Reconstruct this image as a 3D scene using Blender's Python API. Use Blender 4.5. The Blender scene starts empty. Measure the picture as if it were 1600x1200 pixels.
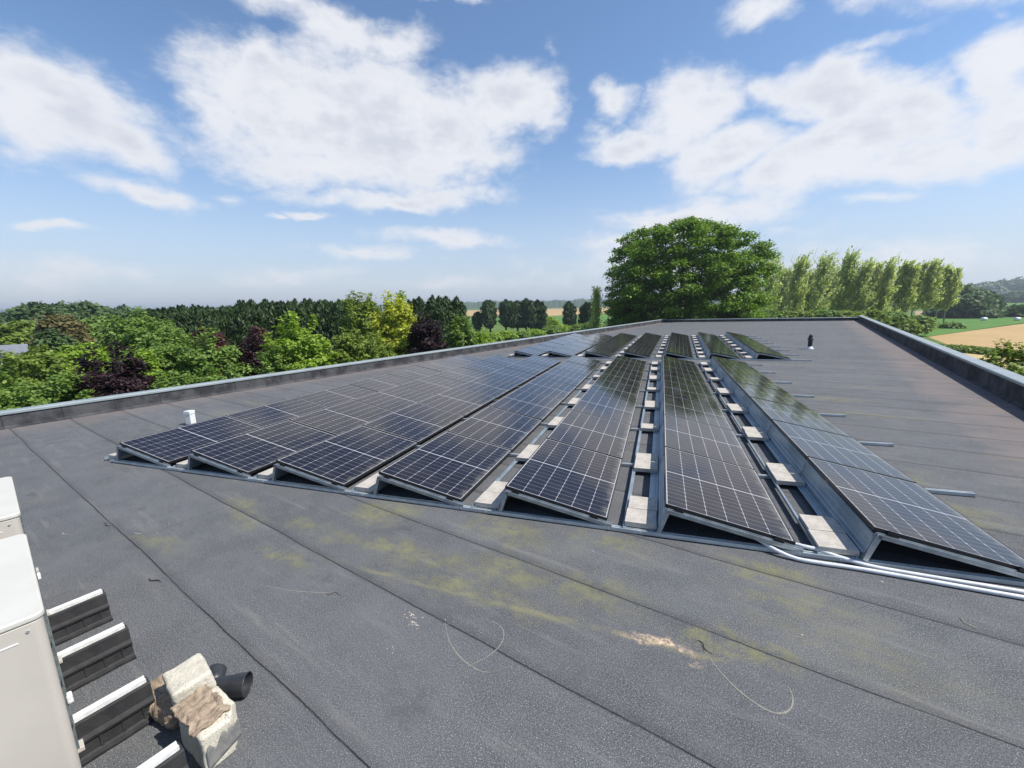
import bpy, math, random
import numpy as np
from mathutils import Matrix, Vector
random.seed(7); rng = np.random.default_rng(11)
PI = math.pi
S = bpy.context.scene
C = S.collection

# ------------------------------------------------------------------ camera
F_PX = 663.44                                    # focal length for a picture 1600 wide
EYE = Vector((0, 0, 2.182))

def axes(pitch, roll):
    f = Vector((0, math.cos(pitch), -math.sin(pitch))); r = Vector((1, 0, 0)); u = r.cross(f)
    return (math.cos(roll) * r + math.sin(roll) * u, -math.sin(roll) * r + math.cos(roll) * u, f)
CR, CU, CF = axes(.1822, -.0200)                 # camera against the true horizon
RR, RU, RF = axes(.17652, -.03407)               # camera against the slightly sloping roof
def m3(a, b, c): return Matrix((a, b, c)).transposed()
ROOF = Matrix.Translation(EYE) @ (m3(CR, CU, CF) @ m3(RR, RU, RF).transposed()).to_4x4() @ Matrix.Translation(-EYE)

cam_d = bpy.data.cameras.new('camera'); cam = bpy.data.objects.new('camera', cam_d); C.objects.link(cam)
cam_d.sensor_width = 36; cam_d.lens = 36 * F_PX / 1600; cam_d.clip_start = .05; cam_d.clip_end = 20000
cam.matrix_world = Matrix.Translation(EYE) @ m3(CR, CU, -CF).to_4x4()
S.camera = cam

def pdir(px, py): return (CF + CR * ((px - 800) / F_PX) - CU * ((py - 600) / F_PX)).normalized()
def azel(px, py):
    d = pdir(px, py); return math.atan2(d.x, d.y), math.asin(d.z)

# ------------------------------------------------------------------ node helpers
class NT:
    def __init__(s, tree): s.t = tree
    def n(s, typ, props=None, **ins):
        nd = s.t.nodes.new(typ)
        for k, v in (props or {}).items(): setattr(nd, k, v)
        for k, v in ins.items():
            k2 = int(k[1:]) if k[0] == 'i' and k[1:].isdigit() else k.replace('_', ' ')
            sk = nd.inputs[k2]
            if isinstance(v, bpy.types.NodeSocket): s.t.links.new(v, sk)
            elif isinstance(v, bpy.types.Node): s.t.links.new(v.outputs[0], sk)
            else: sk.default_value = v
        return nd
    def m(s, op, a, b=0.0, c=0.0, clamp=False):
        nd = s.t.nodes.new('ShaderNodeMath'); nd.operation = op; nd.use_clamp = clamp
        for i, v in enumerate((a, b, c)):
            if isinstance(v, (bpy.types.NodeSocket,)): s.t.links.new(v, nd.inputs[i])
            elif isinstance(v, bpy.types.Node): s.t.links.new(v.outputs[0], nd.inputs[i])
            else: nd.inputs[i].default_value = v
        return nd.outputs[0]
    def ramp(s, x, a, b, lo=0.0, hi=1.0, smooth=True):
        nd = s.n('ShaderNodeMapRange', {'interpolation_type': 'SMOOTHSTEP' if smooth else 'LINEAR'}, i0=x, i1=a, i2=b, i3=lo, i4=hi)
        return nd.outputs[0]
    def mix(s, f, a, b):
        nd = s.n('ShaderNodeMix', {'data_type': 'RGBA'})
        for i, v in ((0, f), (6, a), (7, b)):
            if isinstance(v, bpy.types.NodeSocket): s.t.links.new(v, nd.inputs[i])
            else: nd.inputs[i].default_value = v if i == 0 else (*v, 1)
        return nd.outputs[2]
    def noise(s, vec, scale, detail=4, rough=.5, w=None):
        nd = s.n('ShaderNodeTexNoise', Vector=vec, Scale=scale, Detail=float(detail), Roughness=rough)
        return nd.outputs[0]
    def blob(s, vec, loc, rot, scale):
        mp = s.n('ShaderNodeMapping', {'vector_type': 'TEXTURE'}, Vector=vec, Location=(*loc, 0), Rotation=(0, 0, rot), Scale=(*scale, 1))
        ln = s.n('ShaderNodeVectorMath', {'operation': 'LENGTH'}, i0=mp)
        return ln.outputs['Value']

# ------------------------------------------------------------------ world: sky with clouds
SUN_AZ, SUN_EL = math.radians(104), math.radians(54)
W = bpy.data.worlds.new('World'); S.world = W; W.use_nodes = True
w = NT(W.node_tree); W.node_tree.nodes.clear()
sky = w.n('ShaderNodeTexSky', {'sky_type': 'NISHITA', 'sun_disc': False, 'sun_elevation': SUN_EL, 'sun_rotation': SUN_AZ,
                               'air_density': 1.0, 'dust_density': .35, 'ozone_density': 3.0, 'altitude': 50})
tc = w.n('ShaderNodeTexCoord'); sp = w.n('ShaderNodeSeparateXYZ', i0=tc.outputs['Generated'])
az = w.m('ARCTAN2', sp.outputs[0], sp.outputs[1]); el = w.m('ARCSINE', sp.outputs[2])
flat0 = w.n('ShaderNodeCombineXYZ', i0=az, i1=el, i2=0.0).outputs[0]
flat3 = w.n('ShaderNodeCombineXYZ', i0=az, i1=w.m('MULTIPLY', el, 1.7), i2=0.0).outputs[0]
wn = w.n('ShaderNodeTexNoise', Vector=flat3, Scale=5.5, Detail=5.0, Roughness=.55)
wv = w.n('ShaderNodeVectorMath', {'operation': 'SUBTRACT'}, i0=wn.outputs['Color'], i1=(.5, .5, .5))
wv = w.n('ShaderNodeVectorMath', {'operation': 'SCALE'}, i0=wv); wv.inputs['Scale'].default_value = .095
flat = w.n('ShaderNodeVectorMath', {'operation': 'ADD'}, i0=flat0, i1=wv).outputs[0]
CLOUDS = [(95,150,150,80,18,1),(40,175,130,75,10,.9),(195,222,95,38,32,.9),(150,110,60,40,30,.6),
 (435,165,135,80,20,1.1),(600,195,200,90,10,1.25),(790,168,100,52,-18,1),(400,85,55,42,45,.9),(520,255,200,40,3,.9),(340,190,70,60,30,.8),(845,170,40,45,0,.8),
 (520,38,110,42,20,.8),(610,70,70,42,5,.8),(440,2,90,24,10,.7),(690,0,40,8,0,.3),
 (630,311,165,20,0,.85),(235,300,100,20,9,.8),(355,305,40,14,15,.5),(85,352,62,10,2,.8),(495,342,36,12,4,.9),(446,347,22,7,0,.6),
 (700,375,125,18,2,.75),(560,396,120,11,0,.55),(240,438,70,8,0,.4),(700,408,50,6,0,.35),(50,268,70,18,0,.3),
 (958,150,46,34,0,.8),(935,200,30,20,0,.4),(1075,170,95,58,-38,1),(985,222,85,28,-5,.9),(1140,238,115,42,-22,1.1),
 (1330,150,190,50,4,1),(1400,170,120,60,20,1.1),(1300,240,200,55,-24,1.2),(1200,285,120,28,-5,.8),(1180,130,50,40,20,.6),
 (1575,90,75,70,-60,1),(1580,190,120,62,-10,1.1),(1450,235,180,42,-14,1),(1560,20,20,24,-50,.4),
 (1200,8,70,30,-15,.8),(1350,85,150,16,-22,.5),(1500,-95,270,85,-8,1.0),(1830,60,210,150,0,1),(1180,-230,240,70,0,.9),(2150,250,260,100,0,.9),(860,65,25,18,60,.4),(730,0,60,12,0,.6),
 (1075,345,165,34,-4,.9),(960,385,90,26,0,.6),(1360,312,110,14,-8,.5),(1210,365,150,14,0,.35),
 (90,425,230,34,2,.50),(1000,420,280,32,0,.45),(1450,405,350,40,0,.50),(450,425,190,18,0,.45),(700,440,220,14,0,.42)]
fld = None
for (cx, cy, rx, ry, rot, wt) in CLOUDS:
    t = math.radians(rot); a0 = azel(cx, cy)
    a1 = azel(cx + rx * math.cos(t), cy + rx * math.sin(t)); a2 = azel(cx - ry * math.sin(t), cy + ry * math.cos(t))
    v1 = (a1[0] - a0[0], a1[1] - a0[1]); v2 = (a2[0] - a0[0], a2[1] - a0[1])
    d = w.blob(flat, a0, math.atan2(v1[1], v1[0]), (math.hypot(*v1) * 1.07, math.hypot(*v2) * 1.09))
    g = w.m('MULTIPLY_ADD', d, -wt * .72, wt)
    fld = g if fld is None else w.m('MAXIMUM', fld, g)
# clouds elsewhere in the sky, beyond the photographed part
pl = w.n('ShaderNodeVectorMath', {'operation': 'SCALE'}, i0=tc.outputs['Generated'])
w.t.links.new(w.m('DIVIDE', 1.0, w.m('MAXIMUM', sp.outputs[2], .12)), pl.inputs['Scale'])
oth = w.noise(pl.outputs[0], 1.3, 6, .55)
outside = w.m('MAXIMUM', w.ramp(el, .60, .82), w.ramp(w.m('ABSOLUTE', w.m('ADD', az, -.03)), 1.02, 1.22))
oth = w.m('MULTIPLY', w.m('MULTIPLY_ADD', oth, 3.2, -1.75), outside)
fld = w.m('MAXIMUM', fld, oth)
n1 = w.noise(flat3, 9.0, 8, .62)
n2 = w.noise(flat3, 3.0, 4, .5)
body = w.m('ADD', fld, w.m('MULTIPLY_ADD', n1, 1.05, -.60))
mask = w.ramp(w.m('ADD', body, w.m('MULTIPLY_ADD', w.noise(flat3, 26, 5, .65), .24, -.12)), .06, .60)
mask = w.m('MULTIPLY', mask, w.ramp(fld, .02, .22))
shade = w.m('MULTIPLY', w.ramp(body, .40, .95), w.ramp(w.m('ADD', n1, w.noise(flat3, 6.5, 6, .6)), .82, 1.18))
ccol = w.mix(shade, (6.1, 6.2, 6.5), (4.8, 5.0, 5.6))
skc = w.n('ShaderNodeHueSaturation', Color=sky.outputs[0], Saturation=1.06, Value=1.16).outputs[0]
hz = w.ramp(el, -.02, .44, 1, 0)
hm = w.n('ShaderNodeMix', {'data_type': 'RGBA'}); w.t.links.new(w.m('MULTIPLY', w.m('POWER', hz, 1.7), .80), hm.inputs[0]); w.t.links.new(skc, hm.inputs[6]); hm.inputs[7].default_value = (4.0, 4.35, 5.2, 1)
cm = w.n('ShaderNodeMix', {'data_type': 'RGBA'}); w.t.links.new(w.m('MULTIPLY', mask, .96), cm.inputs[0]); w.t.links.new(hm.outputs[2], cm.inputs[6]); w.t.links.new(ccol, cm.inputs[7])
bg = w.n('ShaderNodeBackground', Color=cm.outputs[2], Strength=.105)
w.n('ShaderNodeOutputWorld', Surface=bg)
W.cycles.sampling_method = 'MANUAL'; W.cycles.sample_map_resolution = 1024

sl = bpy.data.lights.new('sun', 'SUN'); sl.energy = 4.3; sl.angle = math.radians(.53); sl.color = (1, .955, .88)
so = bpy.data.objects.new('sun', sl); C.objects.link(so)
sd = Vector((math.sin(SUN_AZ) * math.cos(SUN_EL), math.cos(SUN_AZ) * math.cos(SUN_EL), math.sin(SUN_EL)))
so.rotation_euler = sd.to_track_quat('Z', 'Y').to_euler(); so.location = (20, -10, 30)
S.view_settings.view_transform = 'Standard'; S.view_settings.look = 'None'; S.view_settings.gamma = 1
S.view_settings.exposure = 0.45
S.cycles.max_bounces = 6; S.cycles.transparent_max_bounces = 6; S.cycles.volume_bounces = 0

# ------------------------------------------------------------------ materials
def mat(name, base=(.5, .5, .5), rough=.6, metal=0.0, spec=.5):
    m = bpy.data.materials.new(name); m.use_nodes = True; b = m.node_tree.nodes['Principled BSDF']
    b.inputs['Base Color'].default_value = (*base, 1); b.inputs['Roughness'].default_value = rough
    b.inputs['Metallic'].default_value = metal; b.inputs['Specular IOR Level'].default_value = spec
    return m, NT(m.node_tree), b
def noisy(name, c1, c2, scale, rough=.6, metal=0.0, bump=0.0, bscale=60, detail=4, lo=.35, hi=.65, spec=.5, bdist=.004):
    m, t, b = mat(name, c1, rough, metal, spec)
    co = t.n('ShaderNodeTexCoord').outputs['Object']
    n = t.noise(co, scale, detail, .6)
    t.t.links.new(t.mix(t.ramp(n, lo, hi), c1, c2), b.inputs['Base Color'])
    if bump:
        bp = t.n('ShaderNodeBump', Strength=bump, Distance=bdist, Height=t.noise(co, bscale, 4, .6))
        t.t.links.new(bp.outputs[0], b.inputs['Normal'])
    return m

M = {}
M['alu'] = noisy('galvanised_steel', (.46, .51, .54), (.33, .37, .40), 9, .38, .75, .15, 30)
M['alu_rail'] = noisy('rail_metal', (.60, .64, .65), (.48, .52, .53), 7, .45, .4, .1, 30)
M['deflector'] = noisy('deflector_metal', (.33, .40, .45), (.24, .30, .34), 3, .42, .45, .1, 20)
M['frame'] = mat('black_anodised_frame', (.014, .014, .016), .35)[0]
M['clamp'] = mat('black_clamp', (.01, .01, .011), .45)[0]
M['bolt'] = mat('zinc_bolt', (.7, .72, .72), .35, .8)[0]
M['rubber'] = noisy('black_rubber', (.015, .015, .016), (.030, .029, .029), 12, .75, 0, .5, 90)
M['paver'] = noisy('concrete_slab', (.50, .455, .40), (.40, .365, .32), 14, .9, 0, .4, 120)
M['white_tube'] = noisy('white_plastic', (.74, .75, .75), (.62, .63, .62), 12, .35)
M['white_metal'] = noisy('white_painted_channel', (.78, .78, .74), (.62, .62, .58), 30, .45)
M['ac_top'] = noisy('painted_lid', (.57, .55, .495), (.54, .52, .465), 4, .55)
M['ac_body'] = noisy('painted_casing', (.50, .46, .40), (.47, .43, .375), 3, .5)
M['ac_fin'] = noisy('coil_fins', (.22, .25, .24), (.13, .15, .15), 30, .5, .5)
M['pipe'] = noisy('black_plastic_pipe', (.022, .024, .028), (.032, .034, .038), 8, .38, 0, .1, 40)
M['black_vent'] = mat('black_vent_plastic', (.012, .013, .016), .5)[0]
M['coping'] = noisy('coping_aluminium', (.31, .35, .36), (.26, .30, .31), 2, .5, .15)
M['kraft'] = noisy('crumpled_brown_foam', (.40, .31, .22), (.27, .20, .14), 18, .9, 0, 1.0, 35, 6, bdist=.02)
M['straw'] = noisy('dry_straw', (.55, .45, .28), (.4, .32, .2), 30, .8)
M['darktwig'] = noisy('dark_twig', (.05, .045, .04), (.03, .028, .025), 30, .8)
M['dropping'] = noisy('pale_dropping', (.55, .50, .43), (.36, .31, .26), 120, .9)
M['wallbrick'] = noisy('rendered_wall', (.42, .38, .33), (.36, .32, .28), 3, .9, 0, .2)
M['soil'] = noisy('dry_soil', (.30, .21, .14), (.36, .25, .17), 1, .95)

def m_stone():
    m, t, b = mat('aerated_block', (.6, .55, .43), .95)
    co = t.n('ShaderNodeTexCoord').outputs['Object']
    n = t.noise(co, 11, 5, .6)
    c = t.mix(t.ramp(n, .35, .65), (.62, .575, .47), (.54, .50, .40))
    pit = t.n('ShaderNodeTexVoronoi', Vector=co, Scale=95.0).outputs['Distance']
    c = t.mix(t.ramp(pit, .12, .3, .45, 0), c, (.30, .26, .18))
    t.t.links.new(c, b.inputs['Base Color'])
    h = t.m('ADD', t.m('MULTIPLY', t.ramp(pit, .1, .35), .6), t.noise(co, 60, 5, .7))
    t.t.links.new(t.n('ShaderNodeBump', Strength=.8, Distance=.006, Height=h).outputs[0], b.inputs['Normal'])
    return m
M['stone'] = m_stone()

SEAM0, SEAMD = .955, .907
def m_roof():
    m, t, b = mat('mineral_felt', (.07, .07, .08), .88, 0, .3)
    co = t.n('ShaderNodeTexCoord').outputs['Object']
    s3 = t.n('ShaderNodeSeparateXYZ', i0=co); q, p = s3.outputs[0], s3.outputs[1]
    big = t.noise(co, .55, 5, .55); mid = t.noise(co, 2.6, 5, .6); fine = t.noise(co, 105, 3, .75); grit = t.noise(co, 330, 1, .5)
    base = t.mix(t.ramp(mid, .3, .7), (.058, .061, .063), (.108, .111, .112))
    base = t.mix(t.ramp(big, .35, .68, 0, .5), base, (.125, .126, .124))
    # granules: pale chips on dark bitumen
    gr = t.ramp(fine, .40, .66)
    base = t.mix(t.m('MULTIPLY', gr, .62), base, (.24, .245, .255))
    base = t.mix(t.m('MULTIPLY', t.ramp(grit, .58, .36), .85), base, (.022, .023, .027))
    base = t.mix(t.m('MULTIPLY', t.ramp(t.noise(co, 160, 2, .6), .60, .70), .75), base, (.50, .51, .53))
    # each roll of felt is a slightly different grey
    wob = t.m('MULTIPLY', t.m('SUBTRACT', t.noise(co, .55, 3, .5), .5), .07)
    pw = t.m('ADD', p, wob)
    k = t.m('DIVIDE', t.m('SUBTRACT', pw, SEAM0), SEAMD)
    fl = t.m('FLOOR', k); fr = t.m('FRACT', k)
    rv = t.n('ShaderNodeTexWhiteNoise', {'noise_dimensions': '1D'}, W=fl).outputs[0]
    hv = t.n('ShaderNodeHueSaturation', Color=base, Value=t.m('MULTIPLY_ADD', rv, .14, 1.02)).outputs[0]
    # dirt: green algae patches and brown bands along the upstands
    grn = None
    scf = t.n('ShaderNodeTexNoise', Vector=t.n('ShaderNodeMapping', Vector=co, Rotation=(0, 0, .5), Scale=(.5, 5, 1)), Scale=1.6, Detail=6.0, Roughness=.7).outputs[0]
    hv = t.mix(t.m('MULTIPLY', t.ramp(scf, .52, .72), .50), hv, (.20, .195, .18))
    hv = t.mix(t.m('MULTIPLY', t.ramp(t.noise(co, 1.3, 6, .7), .56, .70), .45), hv, (.040, .042, .046))
    G = [(2.74,-3.75,.5,.25,20,1),(2.3,-3.0,1.3,.16,12,.9),(2.22,-2.0,.9,.12,10,.8),(2.6,-1.9,.6,.22,10,.8),(3.1,-2.3,.7,.25,0,.8),(3.46,-1.36,.5,.2,-5,.7),
         (2.76,-1.2,.5,.25,10,.7),(2.78,-.15,.32,.1,-10,1.1),(2.66,-.35,.35,.05,5,1),(3.75,-.15,.45,.14,0,1.25),(3.4,.1,.6,.18,5,.7),(3.1,.4,.9,.3,0,.5),
         (1.69,-3.8,.5,.1,10,.8),(2.12,-4.23,.35,.12,20,.8),(1.9,-5.2,.7,.13,-14,.9),(1.1,-5.2,.7,.1,10,.6),(2.6,-8.2,.8,.2,-10,.7),(3.9,-10.6,1.0,.3,-8,.8),
         (5.8,1.1,.8,.3,0,1),(6.7,1.0,.5,.25,10,.7),(10.1,.9,1.0,.16,0,.9),(11.4,.5,.8,.2,0,.8),(8.2,2.3,.5,.1,0,.6),(13.2,1.2,.8,.16,0,.6),(4.9,-11.3,1.5,.15,0,.6),(2.2,1.6,.6,.2,15,.5),(1.4,1.2,.8,.2,10,.35)]
    wn_ = t.n('ShaderNodeTexNoise', Vector=co, Scale=3.0, Detail=5.0, Roughness=.6)
    wv_ = t.n('ShaderNodeVectorMath', {'operation': 'SUBTRACT'}, i0=wn_.outputs['Color'], i1=(.5, .5, .5))
    wv_ = t.n('ShaderNodeVectorMath', {'operation': 'SCALE'}, i0=wv_); wv_.inputs['Scale'].default_value = .55
    cw = t.n('ShaderNodeVectorMath', {'operation': 'ADD'}, i0=co, i1=wv_).outputs[0]
    for (gp_, gq, sq_, sp_, rot, wt) in G:
        d = t.blob(cw, (gq, gp_), math.radians(rot), (sq_ * 1.2, sp_ * 1.5))
        g = t.m('MULTIPLY_ADD', d, -wt, wt)
        grn = g if grn is None else t.m('MAXIMUM', grn, g)
    gm = t.m('MULTIPLY', t.ramp(grn, .0, .85), t.ramp(t.noise(co, 6, 6, .7), .32, .68))
    gm = t.m('MULTIPLY', gm, t.ramp(fine, .25, .6, .5, 1))
    gen = t.m('MULTIPLY', t.m('MULTIPLY', t.ramp(t.noise(co, .8, 6, .6), .56, .74), t.ramp(mid, .4, .65)), .35)
    gm = t.m('MAXIMUM', gm, gen)
    c = t.mix(t.m('MULTIPLY', gm, .68), hv, (.235, .222, .085))
    # straight rinse lines where water ran
    ln = t.m('ABSOLUTE', t.m('SUBTRACT', t.m('MULTIPLY_ADD', q, -.22, p), t.m('ADD', 2.63, t.m('MULTIPLY', t.m('SUBTRACT', mid, .5), .12))))
    lnm = t.m('MULTIPLY', t.ramp(ln, .045, .0), t.m('MULTIPLY', t.ramp(q, -3.8, -3.0), t.ramp(q, -.05, -.5)))
    c = t.mix(t.m('MULTIPLY', t.m('MULTIPLY', lnm, t.ramp(t.noise(co, 4, 4, .6), .35, .6)), .36), c, (.30, .27, .11))
    br = t.noise(cw, 1.1, 6, .62)
    edge = t.m('MAXIMUM', t.ramp(t.m('ADD', q, t.m('MULTIPLY', t.m('SUBTRACT', br, .5), 1.2)), 1.9, 2.6), t.ramp(t.m('ADD', q, t.m('MULTIPLY', t.m('SUBTRACT', br, .5), 1.2)), -12.7, -13.9))
    edge = t.m('MULTIPLY', edge, t.ramp(br, .28, .62, .35, 1))
    c = t.mix(t.m('MULTIPLY', edge, .72), c, (.195, .160, .147))
    blotch = t.ramp(t.noise(cw, .45, 5, .55), .5, .72, 0, .22)
    c = t.mix(blotch, c, (.150, .150, .152))
    # scattered pale crumbs of sawdust and mortar
    sawd = t.m('MULTIPLY', t.ramp(t.blob(cw, (-.66, 2.50), .25, (.17, .05)), 1.6, .3), t.ramp(t.noise(co, 22, 5, .75), .38, .6))
    c = t.mix(t.m('MULTIPLY', sawd, .85), c, (.72, .52, .34))
    spots = t.n('ShaderNodeTexVoronoi', Vector=co, Scale=2.3).outputs['Distance']
    spn = t.noise(co, 35, 3, .6)
    sm = t.ramp(t.m('ADD', spots, t.m('MULTIPLY', spn, .07)), .062, .045)
    c = t.mix(t.m('MULTIPLY', sm, .7), c, (.42, .38, .33))
    # lap joints: dark bitumen line, one felt edge standing proud of the next
    jag = t.m('MULTIPLY', t.m('SUBTRACT', t.noise(co, 14, 5, .7), .5), .012)
    ds = t.m('ADD', t.m('MULTIPLY', fr, SEAMD), jag)
    line = t.ramp(t.m('ABSOLUTE', t.m('SUBTRACT', ds, .012)), .007, .002)
    soft = t.ramp(t.m('ABSOLUTE', t.m('SUBTRACT', ds, .03)), .07, .0, 0, .22)
    c = t.mix(t.m('ADD', t.m('MULTIPLY', t.m('MULTIPLY', line, t.ramp(mid, .3, .55, .35, .85)), 1.0), soft, clamp=True), c, (.026, .026, .028))
    # cross joints between rolls
    cj = t.m('ADD', q, t.m('ADD', 5.53, t.m('MULTIPLY', fl, 3.37))); cf = t.m('MULTIPLY', t.m('FRACT', t.m('DIVIDE', cj, 8.0)), 8.0)
    cl = t.ramp(t.m('ABSOLUTE', t.m('SUBTRACT', t.m('ADD', cf, jag), .05)), .006, .003)
    c = t.mix(t.m('MULTIPLY', t.m('MULTIPLY', cl, t.m('LESS_THAN', q, -4.5)), .6), c, (.028, .028, .030))
    t.t.links.new(c, b.inputs['Base Color'])
    h = t.m('MULTIPLY', fine, .35); h = t.m('MULTIPLY_ADD', grit, .3, h); h = t.m('MULTIPLY_ADD', mid, 1.2, h)
    h = t.m('MULTIPLY_ADD', t.ramp(ds, .0, .012), -.0, h); h = t.m('MULTIPLY_ADD', line, -1.2, h)
    h = t.m('MULTIPLY_ADD', big, 4.0, h)
    h = t.m('MULTIPLY_ADD', t.ramp(ds, .0, .25), -.9, h)
    t.t.links.new(t.n('ShaderNodeBump', Strength=.75, Distance=.006, Height=h).outputs[0], b.inputs['Normal'])
    return m
M['roof'] = m_roof()

def m_upstand():
    m, t, b = mat('felt_upstand', (.1, .1, .1), .9, 0, .12)
    co = t.n('ShaderNodeTexCoord').outputs['Object']
    s3 = t.n('ShaderNodeSeparateXYZ', i0=co)
    n = t.noise(co, 2.2, 6, .65); f = t.noise(co, 150, 2, .6)
    c = t.mix(t.ramp(n, .35, .65), (.024, .025, .028), (.080, .080, .082))
    along = t.m('MAXIMUM', t.m('ABSOLUTE', s3.outputs[0]), 0)
    fr = t.m('FRACT', t.m('DIVIDE', t.m('ADD', s3.outputs[1], t.m('MULTIPLY', n, .05)), SEAMD))
    ln = t.ramp(fr, .035, .01)
    c = t.mix(t.m('MULTIPLY', ln, .8), c, (.03, .03, .03))
    c = t.mix(t.m('MULTIPLY', t.ramp(f, .4, .65), .2), c, (.16, .16, .17))
    t.t.links.new(c, b.inputs['Base Color'])
    t.t.links.new(t.n('ShaderNodeBump', Strength=.8, Distance=.03, Height=t.m('ADD', n, t.m('MULTIPLY', ln, -.3))).outputs[0], b.inputs['Normal'])
    return m
M['upstand'] = m_upstand()

def m_cells():
    m, t, b = mat('solar_cells', (.01, .01, .02), .085, 0, .36)
    uv = t.n('ShaderNodeUVMap'); s2 = t.n('ShaderNodeSeparateXYZ', i0=uv.outputs[0]); x, y = s2.outputs[0], s2.outputs[1]
    # x runs 0..6 over the six cell columns, y 0..9 and 9.12..18.12 over the half cells
    outx = t.m('MAXIMUM', t.m('LESS_THAN', x, 0.0), t.m('GREATER_THAN', x, 6.0))
    outy = t.m('MAXIMUM', t.m('LESS_THAN', y, 0.0), t.m('GREATER_THAN', y, 18.16))
    midg = t.m('MULTIPLY', t.m('GREATER_THAN', y, 9.0), t.m('LESS_THAN', y, 9.16))
    yy = t.m('SUBTRACT', y, t.m('MULTIPLY', t.m('GREATER_THAN', y, 9.08), .16))
    fx = t.m('FRACT', x); dx = t.m('MINIMUM', fx, t.m('SUBTRACT', 1.0, fx))
    fy = t.m('FRACT', yy); dy = t.m('MINIMUM', fy, t.m('SUBTRACT', 1.0, fy))
    lx = t.m('LESS_THAN', dx, .0115); ly = t.m('LESS_THAN', dy, .024)
    dia = t.m('LESS_THAN', t.m('ADD', dx, t.m('MULTIPLY', dy, .5)), .055)
    wh = t.m('MAXIMUM', t.m('MAXIMUM', outx, outy), t.m('MAXIMUM', t.m('MAXIMUM', lx, midg), t.m('MAXIMUM', t.m('MULTIPLY', ly, .42), dia)))
    bb = t.m('FRACT', t.m('MULTIPLY', x, 9.0)); bus = t.m('MULTIPLY', t.m('LESS_THAN', bb, .045), .12)
    rv = t.n('ShaderNodeTexWhiteNoise', {'noise_dimensions': '2D'}, Vector=t.n('ShaderNodeCombineXYZ', i0=t.m('FLOOR', x), i1=t.m('FLOOR', yy), i2=0.0))
    cell = t.mix(rv.outputs[0], (.0085, .0078, .012), (.0135, .0115, .016))
    c = t.mix(t.m('MAXIMUM', wh, bus), cell, (.40, .39, .40))
    t.t.links.new(c, b.inputs['Base Color'])
    co = t.n('ShaderNodeTexCoord').outputs['Object']
    du = t.noise(co, 2.2, 5, .6)
    s3 = t.n('ShaderNodeSeparateXYZ', i0=co)
    dirt = t.m('ADD', t.m('MULTIPLY', t.ramp(du, .4, .75), .035), t.m('MULTIPLY', t.m('MULTIPLY', t.ramp(s3.outputs[0], .98, 1.08), t.ramp(t.noise(co, 9, 5, .7), .35, .65)), .35))
    t.t.links.new(t.mix(dirt, c, (.30, .28, .24)), b.inputs['Base Color'])
    t.t.links.new(t.ramp(du, .3, .7, .045, .14), b.inputs['Roughness'])
    b.inputs['IOR'].default_value = 1.5
    t.t.links.new(t.n('ShaderNodeBump', Strength=.10, Distance=.01, Height=t.noise(co, 2.5, 2, .5)).outputs[0], b.inputs['Normal'])
    return m
M['cells'] = m_cells()

def m_leaf(name, c1, c2, c3, trans=.35):
    m = bpy.data.materials.new(name); m.use_nodes = True; t = NT(m.node_tree); m.node_tree.nodes.clear()
    g = t.n('ShaderNodeNewGeometry'); r = g.outputs['Random Per Island']
    c = t.mix(t.ramp(r, .0, .6, smooth=False), c1, c2)
    c = t.mix(t.ramp(r, .6, 1.0, smooth=False), c, c3)
    d = t.n('ShaderNodeBsdfPrincipled', Roughness=.55); t.t.links.new(c, d.inputs['Base Color']); d.inputs['Specular IOR Level'].default_value = .25
    tr = t.n('ShaderNodeBsdfTranslucent'); t.t.links.new(t.n('ShaderNodeHueSaturation', Color=c, Saturation=1.1, Value=1.25).outputs[0], tr.inputs[0])
    mx = t.n('ShaderNodeMixShader', i0=trans, i1=d, i2=tr)
    t.n('ShaderNodeOutputMaterial', Surface=mx)
    return m
M['leaf_mid'] = m_leaf('leaf_mid_green', (.095, .170, .030), (.165, .260, .050), (.26, .36, .088))
M['leaf_dark'] = m_leaf('leaf_sycamore', (.080, .152, .016), (.142, .25, .027), (.24, .36, .045))
M['leaf_olive'] = m_leaf('leaf_olive', (.12, .180, .028), (.19, .260, .044), (.28, .35, .070))
M['leaf_lime'] = m_leaf('leaf_lime', (.15, .25, .028), (.25, .37, .045), (.36, .48, .08), .42)
M['leaf_gold'] = m_leaf('leaf_gold', (.26, .30, .03), (.42, .46, .05), (.55, .58, .10), .4)
M['leaf_purple'] = m_leaf('leaf_purple', (.018, .010, .012), (.032, .016, .019), (.055, .026, .028), .2)
M['leaf_red'] = m_leaf('leaf_dark_red', (.055, .018, .018), (.085, .028, .026), (.12, .05, .04), .25)
M['leaf_brown'] = m_leaf('leaf_olive_brown', (.13, .115, .04), (.17, .15, .06), (.21, .19, .08))
M['leaf_conifer'] = m_leaf('leaf_conifer', (.022, .046, .014), (.038, .070, .020), (.064, .105, .030), .15)
M['leaf_poplar'] = m_leaf('leaf_poplar', (.33, .40, .12), (.46, .53, .18), (.60, .66, .29), .555)
M['leaf_far'] = m_leaf('leaf_distant', (.055, .100, .034), (.085, .140, .048), (.12, .18, .062), .25)
M['bark'] = noisy('bark', (.12, .095, .07), (.07, .055, .042), 6, .95, 0, .8, 12, bdist=.03)
M['bark_pale'] = noisy('pale_bark', (.34, .31, .26), (.22, .20, .16), 5, .9)

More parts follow.
